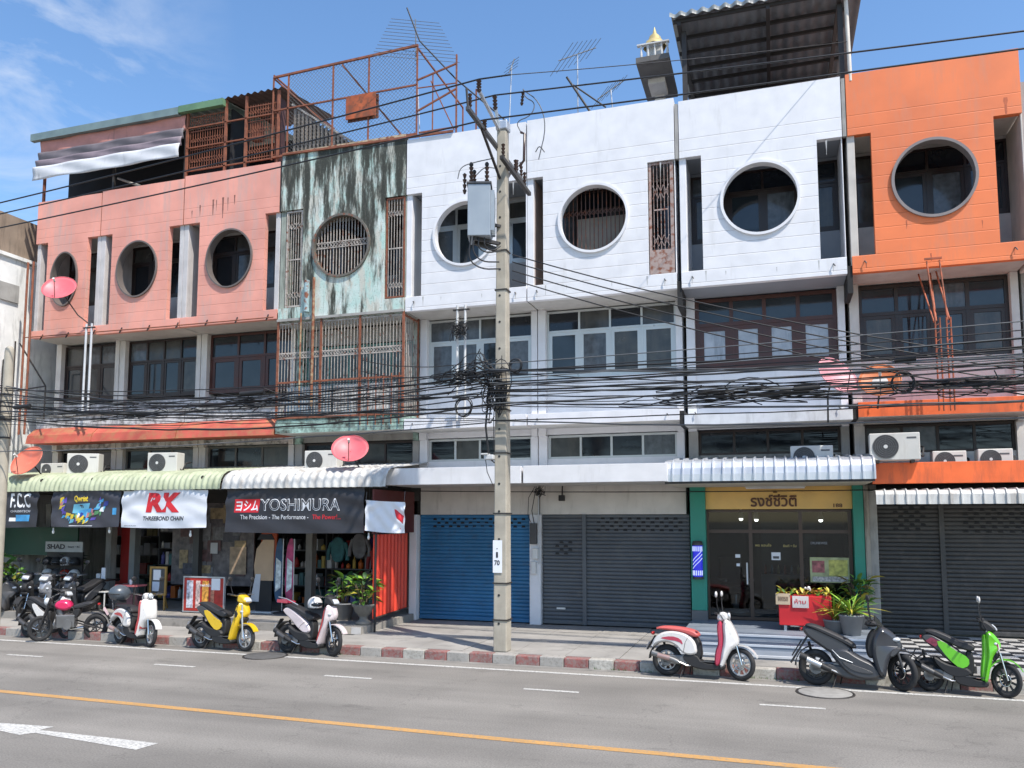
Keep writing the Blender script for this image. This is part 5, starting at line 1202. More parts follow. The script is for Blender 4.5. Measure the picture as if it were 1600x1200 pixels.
# chain-link basketball cage
t = thing('mesh_enclosure', 'rusty chain-link court fence on the roof of the green house', 'fence')
fm = MB(m_rust)
def rb(a_, b_, w=.035): fm.bar(a_, b_, w)
yf, yb_ = 16.99, 20.4
for x in (-11.86, -11.42, -10.14, -9.15, -7.86): rb((x, yf, 11.56), (x, yf, 13.76 + .02 * (x + 11)))
rb((-11.86, yf, 13.74), (-7.84, yf, 13.86), .05); rb((-11.86, yf, 12.85), (-7.86, yf, 12.87)); rb((-11.86, yf, 11.62), (-7.86, yf, 11.64), .05)
rb((-11.86, yf, 13.72), (-9.6, yf + 1.8, 11.6)); rb((-9.9, yf, 13.74), (-8.4, yf + .8, 11.8))
for y, x in ((17.0, -6.85), (18.6, -6.95)): rb((x, y, 11.5), (x, y, 13.45))
rb((-7.86, yf, 12.98), (-6.85, yf, 13.22)); rb((-7.86, yf, 12.2), (-6.85, yf, 12.6)); rb((-7.5, yf, 12.9), (-6.9, yf, 11.6), .025); rb((-7.45, yf, 11.6), (-7.45, yf, 13.1), .025); rb((-7.8, yf, 11.66), (-6.8, yf, 11.66)); rb((-7.86, yf, 12.78), (-6.85, yf, 12.74), .022)
for x in (-11.86, -7.86): rb((x, yf, 13.8), (x, yf + 3, 13.8)); rb((x, yf + 3, 11.5), (x, yf + 3, 13.8))
part('frame', fm, t)
cl = MB(m_cgrey); sp = .10; z0, z1 = 11.62, 13.78
def mesh_panel(x0, x1, z0, z1, y):
    H_ = z1 - z0; n = int((x1 - x0 + H_) / sp)
    for i in range(n):
        for sg_ in (1, -1):
            a_ = x0 - H_ + i * sp if sg_ == 1 else x0 + i * sp
            p = [(a_, z0), (a_ + sg_ * H_, z1)]
            (xa, za), (xb, zb) = p
            if sg_ == 1:
                if xa < x0: za += x0 - xa; xa = x0
                if xb > x1: zb -= xb - x1; xb = x1
            else:
                if xa > x1: za += xa - x1; xa = x1
                if xb < x0: zb -= x0 - xb; xb = x0
            if zb - za > .02: cl.tube([(xa, y, za), (xb, y, zb)], .0045, 3, caps=False)
mesh_panel(-11.42, -10.14, z0, z1, 17.0); mesh_panel(-10.14, -7.86, z0, z1, 17.0)
part('wire_mesh', cl, t, stuff=True)
bb = thing('backboard', 'rusty orange board hung in the middle of the rooftop mesh', 'board'); part('board', MB(m_rust).box(-9.75, -8.92, 17.05, 17.09, 12.25, 12.86), bb); part('board_face', MB(M('orange_board', (.36, .085, .03), .75, var=.35, rust=.5)).box(-9.74, -8.93, 16.93, 16.96, 12.26, 12.85), bb)
part('rusty_parapet_rail', MB(m_rust).bar((-11.5, YB - .02, 11.62), (-6.9, YB - .02, 11.54), .05), B['g']); 
# stained top lip of the green parapet
part('parapet_cap', MB(M('cap_stained', (.45, .36, .24), .8, var=.3, rust=.4)).box(-11.5, -8.12, YB - .02, YB + .16, 11.60, 11.66), B['g'])

# tin roof over the white house
t = thing('roof_canopy', 'grey corrugated canopy on steel frame above the white house', 'canopy')
mb = MB(m_greyroof); corr(mb, -1.82, 2.0, .23, .028, [(16.75, 13.24), (21.2, 13.30)]); part('roof_sheet', mb, t)
fm = MB(m_steel)
for y in (16.85, 17.5, 18.1, 18.75, 19.4, 20.1, 20.9): fm.box(-1.78, 1.72, y - .03, y + .03, 13.12, 13.19)
for x in (-1.66, .16, 1.55): fm.box(x - .04, x + .04, 16.8, 21, 13.04, 13.115)
part('purlins', fm, t); mb = MB(M('ridge_lip', (.13, .15, .155), .5)); corr(mb, -1.84, 1.7, .23, .03, [(16.70, 13.18), (16.72, 13.28), (16.8, 13.29)]); part('edge_strip', mb, t)
for x, y in ((-1.58, 17.1), (1.56, 17.1), (-1.6, 20.9), (1.55, 20.9)): part('post', MB(m_steel).box(x - .05, x + .05, y - .05, y + .05, 10.6, 13.04), t)
part('pole', MB(M('pale_mast', (.6, .55, .48), .5)).cyl((1.70, 16.98, 11.3), (1.66, 16.98, 13.9), .04), t); part('dark_backing', MB(m_dark).box(-1.6, 1.6, 21.1, 21.2, 10.6, 13.3), t)
# spirit shrine tower
t = thing('spirit_shrine', 'white and gold rooftop shrine on a dark cantilevered slab', 'shrine')
part('slab', MB(M('shrine_slab', (.12, .115, .11), .8, var=.15, dirt=.3)).box(-2.66, -1.93, 17.25, 19.0, 12.62, 12.74), t); part('column', MB(m_warm).box(-2.42, -2.2, 18.55, 18.8, 10.6, 12.62), t); part('bracket', MB(m_warm).prism([(-2.5, 12.5), (-2.12, 12.5), (-2.12, 12.62), (-2.5, 12.62)], 18.0, 18.6), t)
for x in (-2.55, -2.4, -2.25, -2.1, -1.97): part('baluster', MB(m_wh).lathe([(.02, 12.74), (.03, 12.85), (.018, 12.95), (.03, 13.05)], (x, 17.35, 0), 8), t)
part('rail', MB(m_wh).box(-2.64, -1.93, 17.3, 17.4, 13.05, 13.08), t)
sh = MB(m_gold); sh.lathe([(.27, 13.12), (.22, 13.22), (.16, 13.26), (.13, 13.36), (.05, 13.44), (.008, 13.60)], (-2.28, 17.6, 0), 8); part('roof', sh, t); part('house', MB(m_wh).box(-2.45, -2.1, 17.45, 17.8, 12.74, 13.15), t)
# antennas
def yagi(label, base, top, boomdir, n, el, sp_, tilt=0, mast_r=.018):
    t = thing('tv_antenna', label, 'antenna', base); T_ = Vector(top) - Vector(base)
    part('mast', MB(m_galv).tube([(0, 0, 0), T_], mast_r, 6), t); bd = Vector(boomdir).normalized(); L_ = n * sp_
    part('boom', MB(m_cgrey).tube([T_ - bd * L_ / 2, T_ + bd * L_ / 2], .014, 5), t); ed = bd.cross(Vector((0, 0, 1))); ed = ed.normalized() if ed.length > .1 else Vector((1, 0, 0))
    for i in range(n): p = T_ + bd * (-L_ / 2 + sp_ * (i + .5)); l = el * (1.1 - .5 * i / n); part('element', MB(m_cgrey).tube([p - ed * l, p + ed * l], .007, 4), t)
yagi('large rooftop TV antenna leaning above the chain-link fence corner', (-7.95, 17.4, 11.6), (-8.1, 17.4, 14.3), (-.25, .5, .9), 12, .95, .17)
part('guy_wire', MB(m_cable).tube([(-8.3, 17.3, 15.1), (-7.9, 17.2, 14.1), (-6.9, 17.1, 12.9), (-5.6, 17.0, 11.6)], .018, 5), None); g_ = bpy.data.objects['guy_wire']; tag(g_, 'thick black cable running down from the large roof antenna', 'cable')
yagi('small white TV antenna on a mast above the middle white house', (-4.3, 18.6, 11.5), (-4.3, 18.6, 13.9), (.7, .5, .45), 7, .7, .16); yagi('tilted TV antenna on crossed poles right of the small white mast', (-3.4, 18.7, 11.5), (-3.5, 18.7, 12.9), (.6, .4, .6), 6, .5, .15)
t = thing('antenna_poles', 'crossed black antenna poles on the middle white roof', 'poles'); part('pole', MB(m_steel).cyl((-4.55, 18.5, 13.3), (-3.55, 18.5, 11.6), .028), t); part('pole', MB(m_steel).cyl((-4.4, 18.55, 13.1), (-3.6, 18.55, 12.4), .02), t); part('pole', MB(m_steel).cyl((-3.4, 18.6, 12.3), (-3.0, 18.6, 11.7), .018), t)
yagi('thin TV antenna rising behind the top of the utility pole', (-6.1, 18.6, 11.5), (-6.0, 18.6, 13.9), (.2, .3, .9), 4, .3, .12)

# ------------------------------------------------------------------ neighbour on the left
t = thing('neighbour_building', 'white mould-stained building with bare concrete top beside the pink row', 'building')
m_nb = M('mouldy_white', (.74, .74, .72), .85, var=.08, dirt=.42, dcol=(.20, .20, .19), dsc=.8, bump=.006)
part('wall', MB(m_nb).box(-30, -20.3, 14.8, 27, 0, 9.95), t); part('parapet', MB(M('bare_brown_top', (.26, .20, .15), .85, var=.15, dirt=.45, dcol=(.1, .08, .06))).box(-30, -20.28, 14.78, 27, 9.952, 11.07), t); part('ledge', MB(m_nb).box(-30, -20.22, 14.72, 27, 9.85, 9.948), t)
part('vent_block', MB(m_conc).box(-20.3, -20.24, 16.5, 17.2, 8.6, 9.1), t)
# far-off buildings closing the row to the right
t = thing('shophouse', 'plain orange and grey continuation of the row beyond the right edge', 'building'); s = MB(m_conc); s.box(4.72, 14, YW - .1, 26, 0, 11.2); part('wall', s, t)
part('beam', MB(m_warm).box(4.70, 14, YB, YW - .11, 7.3, 7.7), t)

# ------------------------------------------------------------------ utility pole
t = thing('utility_pole', 'weathered concrete utility pole with transformer brackets in front of the blue shutter', 'utility pole', (-4.73, 14.12, .15))
def taper(mb, w0, d0, w1, d1, z0, z1):
    mb.add([(-w0 / 2, -d0 / 2, z0), (w0 / 2, -d0 / 2, z0), (w0 / 2, d0 / 2, z0), (-w0 / 2, d0 / 2, z0), (-w1 / 2, -d1 / 2, z1), (w1 / 2, -d1 / 2, z1), (w1 / 2, d1 / 2, z1), (-w1 / 2, d1 / 2, z1)],
           [(0, 3, 2, 1), (4, 5, 6, 7), (0, 1, 5, 4), (1, 2, 6, 5), (2, 3, 7, 6), (3, 0, 4, 7)])
mb = MB(m_pole); taper(mb, .255, .29, .18, .20, 0, 9.72); sh_ = part('shaft', mb, t, bev=.02)
for i in range(18):
    z = .5 + i * .5
    hw = .135 - .035 * z / 10; hd = .15 - .05 * z / 10; part('bolt_hole', MB(m_black).prism(circ(-.02, z, .022, .022, 8), -hd - .003, -hd + .01), t)
for z in (.55, 1.2, 2.45, 3.55, 4.35, 5.1, 6.6, 7.35): hw = .135 - .035 * z / 10 + .008; hd = .15 - .05 * z / 10 + .008; part('band', MB(m_steel).prism([(-hw, z), (hw, z), (hw, z + .025), (-hw, z + .025)], -hd, hd), t)
pl_ = part('number_plate', MB(m_pw).box(-.13, .045, -.156, -.150, 1.40, 1.98), t)
text('lettering', '1', m_pk, t, -.05, 1.72, -.158, .10, .035, bold=.03); text('lettering', '70', m_pk, t, -.05, 1.58, -.158, .09, .1, bold=.02); text('lettering', '·', m_pk, t, -.05, 1.83, -.158, .02, .02)
t2 = thing('street_box', 'small white floodlight camera fixed to the left face of the utility pole', 'lamp', (-4.92, 14.02, 3.62)); part('body', MB(m_wh).box(-.1, .08, -.12, .05, -.03, .06), t2, bev=.015); part('hood', MB(m_lightgrey).box(-.15, -.02, -.15, .02, .06, .085), t2, bev=.005); part('arm', MB(m_steel).tube([(.0, 0, -.02), (.06, 0, -.08), (.1, .05, -.02)], .015), t2)
part('wire', MB(m_cable).tube([(-.1, -.02, 0), (-.06, -.04, -.25), (.06, -.05, -.5)], .008, 5), t2)
t2 = thing('hanging_sign', 'narrow black sign board hanging under the awning behind the pole', 'sign', (-5.6, 16.9, 2.1)); part('board', MB(m_black).box(-.03, .03, -.25, .25, 0, 1.1), t2); part('hanger', MB(m_steel).cyl((0, 0, 1.1), (0, 0, 1.36), .01), t2)
# crossarms, brackets, insulators of the pole head: parts of the pole
def insul(p, q, par=t, r=.05):
    o = MB(m_insul); p = Vector(p); q = Vector(q); k = 4
    for i in range(k):
        a_ = p.lerp(q, (i + .1) / k); b_ = p.lerp(q, (i + .75) / k); o.cyl(a_, b_, r * .55, r, n=10); 
    o.cyl(p, q, r * .4, n=8); part('insulator', o, par)
# (local to the pole: x -4.73, y 14.12, z .15) crossarms run across the street, towards and away from the houses
part('crossarm', MB(m_dkgrey).bar((-.10, -1.62, 9.40), (-.10, 1.66, 9.40), .075), t, bev=.01)
part('crossarm', MB(m_steel).bar((.14, -.5, 8.98), (.14, 1.3, 8.98), .07), t)
part('top_arm', MB(m_galv).bar((-.04, -1.24, 9.92), (-.04, -.02, 9.70), .05), t); part('pin_post', MB(m_galv).bar((-.04, -.10, 9.7), (-.08, -.20, 10.12), .05), t)
part('brace', MB(m_steel).bar((-.10, -.9, 9.36), (-.02, -.12, 8.75), .04), t); part('brace', MB(m_steel).bar((-.10, .9, 9.36), (-.02, .12, 8.75), .04), t)
insul((-.04, -1.22, 9.88), (-.04, -1.22, 10.10)); insul((-.08, -.21, 10.06), (-.09, -.22, 10.33)); insul((-.08, -.82, 9.36), (-.08, -.82, 9.56)); insul((-.10, -1.5, 9.46), (-.10, -1.5, 9.72), t, .04); insul((-.10, 1.5, 9.46), (-.10, 1.5, 9.78), t, .04); insul((-.10, 1.2, 9.46), (-.10, 1.2, 9.7), t, .04)
part('cap_plate', MB(m_galv).box(-.11, .12, -.12, .11, 9.72, 9.9), t, bev=.02)
for p, q in (((.14, .35, 9.0), (.14, .35, 9.3)), ((.14, .95, 9.0), (.14, .95, 9.3)), ((.14, -.4, 9.0), (.14, -.4, 9.28))): insul(p, q, t, .04)
part('fuse_cutout', MB(m_insul).tube([(.42, -.2, 9.55), (.5, -.22, 9.5), (.48, -.2, 9.0), (.38, -.18, 8.9)], .025, 6), t)
part('pin', MB(m_steel).cyl((-.10, -1.6, 9.42), (-.12, -1.62, 9.75), .02), t)
for i, pts in enumerate(([(.42, -.2, 9.55), (.30, -.15, 9.8), (.62, -.18, 9.85), (.70, -.16, 10.1), (.48, -.15, 10.25), (.45, -.15, 10.42)], [(.45, -.15, 10.4), (.78, -.2, 10.1), (.92, -.2, 9.6), (.75, -.15, 9.0)], [(-.12, -.15, 9.15), (-.5, -.2, 9.1), (-.75, -.3, 9.0), (-.78, -.35, 8.75)], [(-.1, -.15, 8.95), (-.3, -.2, 8.98), (-.42, -.3, 8.8)], [(.66, -.05, 9.2), (.75, -.1, 9.3), (.85, -.1, 9.15)])):
    cc = chaikin(pts, 2, False); part('jumper_wire', MB(m_cgrey).tube(cc, .010, 5), t)
insul((.42, -.15, 10.1), (.45, -.15, 10.35), t, .035)
# transformer
tr = thing('transformer', 'grey box transformer with three tall bushings on the utility pole', 'transformer', (-5.08, 13.82, 7.68)); W2 = .42; D2 = .52
tr.rotation_euler = (0, 0, R(16))
part('tank', MB(m_trans).box(-W2 / 2, W2 / 2, -D2 / 2, D2 / 2, 0, .98), tr, bev=.012); part('lid', MB(m_dkgrey).box(-W2 / 2 - .02, W2 / 2 + .02, -D2 / 2 - .02, D2 / 2 + .02, .982, 1.02), tr, bev=.005)
for i in range(5): part('cooling_fin', MB(m_trans).box(W2 / 2 + .002, W2 / 2 + .07, -D2 / 2 + .06 + i * .09, -D2 / 2 + .08 + i * .09, .12, .88), tr)
for x, y in ((-.15, -.18), (-.12, .15), (.14, -.18)): insul((x, y, 1.02), (x, y, 1.34), tr, .045); part('bushing_cap', MB(m_black).ell((x, y, 1.38), (.04, .04, .05), 8, 5), tr)
insul((-.28, -.1, .85), (-.28, -.1, 1.25), tr, .04)
part('support_arm', MB(m_steel).bar((-.1, 0, -.04), (.42, .2, -.16), .08), tr); part('support_arm', MB(m_steel).bar((-.1, -.2, -.03), (.35, .12, -.03), .06), tr); part('hook_arm', MB(m_steel).bar((.2, 0, .3), (.4, .12, .3), .05), tr)
for pts in ([(-.1, -.2, -.02), (-.12, -.22, -.3), (.05, -.2, -.48), (.36, 0, -.42)], [(0, -.2, -.02), (-.02, -.2, -.22), (.15, -.15, -.3), (.38, 0, -.2)], [(.1, -.2, -.02), (.1, -.2, -.2), (.25, -.1, -.25), (.38, 0, -.12)], [(-.15, -.2, 0), (-.2, -.22, -.45), (.05, -.2, -.62), (.36, 0, -.55)]): part('cable', MB(m_cable).tube(chaikin(pts, 2, False), .014, 5), tr)
# left pole
t = thing('utility_pole', 'short round-topped concrete pole before the mould-stained neighbour building', 'utility pole', (-16.78, 14.1, .15)); part('shaft', MB(m_pole).lathe([(.125, 0), (.10, 6.2), (.09, 6.30), (.05, 6.35), (0, 6.36)], n=16), t)
for z in (4.2, 4.6, 5.2): part('band', MB(m_steel).lathe([(.12, z), (.12, z + .04)], n=16), t)
part('cable_box', MB(m_black).box(-.5, -.1, -.25, -.14, 3.9, 4.5), t, bev=.02)

# ------------------------------------------------------------------ overhead lines
def line(name, label, cat, pts, r, mat=m_cable, group=None, n=5):
    o = part(name, MB(mat).tube(pts, r, n, caps=False), None); return tag(o, label, cat, group)
def sagpts(a_, b_, s, k=14, wob=0, rr=None):
    a_ = Vector(a_); b_ = Vector(b_); o = []
    for i in range(k + 1):
        u = i / k; p = a_.lerp(b_, u); p.z -= 4 * s * u * (1 - u)
        if wob and 0 < i < k: p += Vector((0, rr.uniform(-wob, wob), rr.uniform(-wob, wob)))
        o.append(p)
    return o
def ext(p, q, f): p = Vector(p); q = Vector(q); return q + (q - p) * f
for lab, l, c_, r_, s in (('top', (-15.88, 12.9, 9.49), (-4.77, 12.9, 10.27), (1.1, 12.9, 9.94), .0), ('middle', (-17.09, 13.9, 9.75), (-4.82, 13.9, 10.5), (3.92, 13.9, 10.14), .0), ('lowest', (-16.33, 13.3, 9.12), (-4.81, 13.3, 9.72), (3.73, 13.3, 9.54), .0)):
    L_ = ext(c_, l, .8); R_ = ext(c_, r_, .9) if lab != 'top' else Vector((1.60, 16.9, 10.34 + 1.75))
    if lab == 'top': R_ = Vector((1.66, 14.6, 10.75))
    pts = sagpts(L_, c_, .12) + (sagpts(c_, R_, .05)[1:] if lab != 'top' else [Vector((-4.2, 12.95, 10.28))])
    mbl = MB(m_cable).tube(pts, .0155, 5, caps=False)
    if lab == 'top': mbl.tube(sagpts((-4.2, 12.95, 10.28), (1.66, 16.93, 12.12), .04), .0085, 4, caps=False)   # lighter tail tied to the canopy mast
    tag(part('power_line', mbl, None), '%s of the three high-voltage lines crossing the pole head' % lab, 'power line', 'high-voltage lines')
for i, (z0, z1) in enumerate(((7.47, 5.72), (7.33, 5.62), (7.16, 5.52), (6.99, 5.42))):
    a_ = (-4.57, 14.2, z0); b_ = (3.4, 14.2, z0 - (7.47 - 5.72) * 1.22 - i * .02)
    line('service_line', ['highest', 'second', 'third', 'lowest'][i] + ' of four thin lines slanting down right from below the transformer', 'power line', sagpts(a_, ext(a_, b_, .5), .35), .012, group='low-voltage lines right of the pole')
rs = random.Random(21)
def gl(span, th, mt):
    a = ('thick ' if th > .018 else 'medium ' if th > .0095 else 'thin ') + ('grey' if mt is m_cgrey else 'black')
    return '%s telecom cable %s' % (a, span), a + ' cables ' + span
SR = 'strung from the utility pole rightwards past the orange house'; SL = 'sagging between the utility pole and the short left pole'
PX = -4.86
# right side spans
for i in range(24):
    z0 = rs.choice([5.25, 5.15, 4.95, 4.85, 4.8, 4.72, 4.6, 4.45, 4.3]) + rs.uniform(-.05, .05)
    z1 = rs.uniform(4.15, 5.5) if i > 8 else rs.uniform(4.9, 5.55)
    if rs.random() < .6: z1 = z0 + rs.uniform(-.35, .35)
    th = rs.choice([.006, .008, .010, .013]) if i % 9 else .016
    mt_c = m_cable if rs.random() < .8 else m_cgrey; lb, gg = gl(SR, th, mt_c)
    line('telecom_cable', lb, 'cable', sagpts((PX, 13.85 + rs.uniform(-.1, .05), z0), (9.5, 13.8 + rs.uniform(-.3, .3), z1 + .05), rs.uniform(.05, .32), 18, .012, rs), th, mt_c, gg, 4)
for i, z in enumerate((5.62, 5.5, 5.4, 5.28, 5.12, 5.0)):       # tidy upper strands on the right
    line('telecom_cable', ['topmost', 'second', 'third', 'fourth', 'fifth', 'sixth'][i] + ' of the six tidy upper strands crossing the orange house windows', 'cable', sagpts((PX, 13.7, z - .32 - i * .03), (9.5, 13.6, z + .02), .06, 14), .009, m_cable if i % 2 else m_cgrey, 'tidy upper strands right of the pole', 4)
# left side spans
for i in range(23):
    z0 = rs.choice([5.15, 5.1, 4.95, 4.85, 4.75, 4.6, 4.45, 4.3, 4.2]) + rs.uniform(-.06, .06)
    z1 = z0 + rs.uniform(-.5, .8); z1 = max(4.0, min(6.0, z1))
    th = rs.choice([.006, .008, .010, .012]) if i % 8 else .017
    sg_ = rs.uniform(.1, .45) if z0 > 4.5 else rs.uniform(-.02, .18)
    mt_c = m_cable if rs.random() < .85 else m_cgrey; lb, gg = gl(SL, th, mt_c)
    line('telecom_cable', lb, 'cable', sagpts((PX, 13.85 + rs.uniform(-.1, .05), z0), (-16.7, 13.9 + rs.uniform(-.15, .1), z1), sg_, 20, .014, rs), th, mt_c, gg, 4)
    lb, gg = gl('leaving the short left pole to the left', th, m_cable)
    line('telecom_cable', lb, 'cable', sagpts((-16.7, 13.9, z1), (-28, 13.9, z1 + rs.uniform(-.3, .5)), .2, 8), th, m_cable, gg, 4)
for i in range(5):
    z = 4.55 + i * .22; line('telecom_cable', ['lowest', 'second lowest', 'middle', 'second highest', 'highest'][i] + ' of five thin cables running from the pole to the caged balcony', 'cable', sagpts((PX, 13.9, z), (-9.0, 16.6, z + rs.uniform(.2, .9)), .15, 10, .01, rs), .009, m_cable, 'cables from the pole to the caged balcony', 4)
# coils and tangles at the pole
for i, (x, z, r_, pl) in enumerate(((-5.35, 4.55, .17, 'just left of the utility pole'), (1.95, 4.62, .16, 'in front of the orange house band'), (-4.35, 5.25, .12, 'just right of the utility pole'))):
    mb = MB(m_cable)
    for q in range(4): mb.torus((x + rs.uniform(-.02, .02), 13.7 + .02 * q, z + rs.uniform(-.02, .02)), (.1 + rs.uniform(-.1, .1), 1, rs.uniform(-.1, .1)), r_ * rs.uniform(.9, 1.05), .009, 22, 4)
    solo('cable_coil', mb, 'coil of black cable hanging ' + pl, 'cable coil')
def tangle(c, n, spr, lab, r=.009, seed=0):
    rr = random.Random(seed); mb = MB(m_cable)
    for i in range(n):
        p = [Vector(c) + Vector((rr.gauss(0, spr[0]), rr.gauss(0, spr[1]), rr.gauss(0, spr[2]))) for _ in range(5)]
        mb.tube(chaikin(p, 2, False), r, 4, caps=False)
    solo('cable_tangle', mb, lab, 'cables')
tangle((-5.25, 13.8, 5.15), 18, (.34, .08, .20), 'messy knot of cables on the left of the pole', seed=1); tangle((-4.78, 13.86, 4.85), 22, (.14, .05, .3), 'cables wrapped around the pole at balcony height', seed=2)
tangle((-6.6, 16.7, 6.75), 26, (.13, .05, .13), 'dark knot of wires on the white pipe pair', .007, seed=3); tangle((-.6, 13.8, 4.55), 16, (1.1, .1, .10), 'long bundle of sagging wires right of the pole', seed=4)
tangle((2.9, 13.8, 4.55), 12, (1.1, .1, .08), 'bundle of wires crossing the orange brackets', seed=7); tangle((-9.6, 13.9, 4.9), 9, (1.0, .1, .12), 'sagging bundle of wires before the caged balcony', seed=5); tangle((-13.5, 13.9, 4.8), 7, (1.2, .1, .12), 'bundle of wires before the pink house ledge', seed=8)
tangle((-5.0, 17.6, 3.1), 10, (.1, .06, .08), 'small tangle of wires under the white awning joint', .006, seed=6)
for x, z, w, lab in ((-9.9, 5.02, .55, 'long black cable splice box before the caged balcony'), (2.0, 4.98, .3, 'black splice box before the orange dish'), (-15.9, 5.0, .45, 'black splice box near the left pole'), (.55, 4.6, .4, 'black splice sleeve right of the pink dish')):
    solo('splice_box', MB(m_black).cyl((x - w / 2, 13.75, z), (x + w / 2, 13.75, z + .02), .045, n=10), lab, 'splice box')
line('power_cable', 'black cable stretched under the white awning above the shutters', 'cable', sagpts((-8.2, 17.7, 3.18), (3.2, 17.7, 3.10), .04), .010)
line('power_cable', 'dark cable running down the left side of the pole', 'cable', [(-4.92, 13.93, 5.0), (-4.98, 13.9, 4.2), (-4.93, 13.92, 3.7)], .02)

# ------------------------------------------------------------------ scooters
m_tyre = M('tyre', (.018, .018, .019), .8, var=.15, dirt=.25, dcol=(.09, .085, .08), streak=False); m_rimg = M('rim_grey', (.45, .45, .45), .35, metal=.5); m_rimd = M('rim_dark', (.04, .04, .042), .4, metal=.3)
m_seatb = M('seat_black', (.022, .022, .024), .55, var=.1, bump=.002); m_eng = M('engine_metal', (.18, .18, .18), .45, metal=.6, var=.2); m_chr = M('chrome', (.6, .6, .6), .15, metal=1, var=.05)
m_lens = M('headlight_lens', (.55, .58, .6), .08, var=.1, coat=.5); m_tail = M('tail_light', (.35, .01, .01), .2, coat=.5); m_amber = M('amber_lens', (.6, .2, .02), .2)
def wheel(par, nm, x, r, rim, spokes, tw=.048, steer=0, lean=0):
    w = MB(m_tyre); w.torus((0, 0, 0), (0, 1, 0), r - tw, tw, 36, 10, sq=.95)
    o = part(nm, MB(m_tyre).torus((0, 0, 0), (0, 1, 0), r - tw, tw, 36, 10, sq=.95), par, loc=(x, 0, r)); 
    o.rotation_euler = (0, 0, steer)
    q = MB(rim); q.torus((0, 0, 0), (0, 1, 0), r - tw * 1.9, .016, 32, 6, sq=2.0); q.cyl((0, -.05, 0), (0, .05, 0), .035, n=12)
    for i in range(spokes):
        a = 2 * math.pi * i / spokes + .3; e = Vector((math.cos(a), 0, math.sin(a)))
        q.bar(e * .03, e * (r - tw * 1.8), .022, .03)
    part('rim', q, o); d = MB(m_chr); d.torus((0, -.055, 0), (0, 1, 0), r * .34, .012, 24, 4, sq=.3); part('brake_disc', d, o)
    return o
def arc(cx, cz, r, a0, a1, n, th):
    o = [(cx + r * math.cos(R(a0 + (a1 - a0) * i / n)), cz + r * math.sin(R(a0 + (a1 - a0) * i / n))) for i in range(n + 1)]
    return o + [(cx + (r - th) * math.cos(R(a1 + (a0 - a1) * i / n)), cz + (r - th) * math.sin(R(a1 + (a0 - a1) * i / n))) for i in range(n + 1)]
def rmirror(par, s, x, z, mat, stem=.26, yw=.30):
    o = MB(m_black); o.tube([(x, s * .24, z), (x - .03, s * (yw - .02), z + stem * .6), (x - .03, s * yw, z + stem)], .008, 5)
    m = part('mirror', o, par); h = MB(mat); h.ell((x - .035, s * (yw + .02), z + stem + .05), (.022, .062, .048), 14, 7); part('mirror_head', h, m)
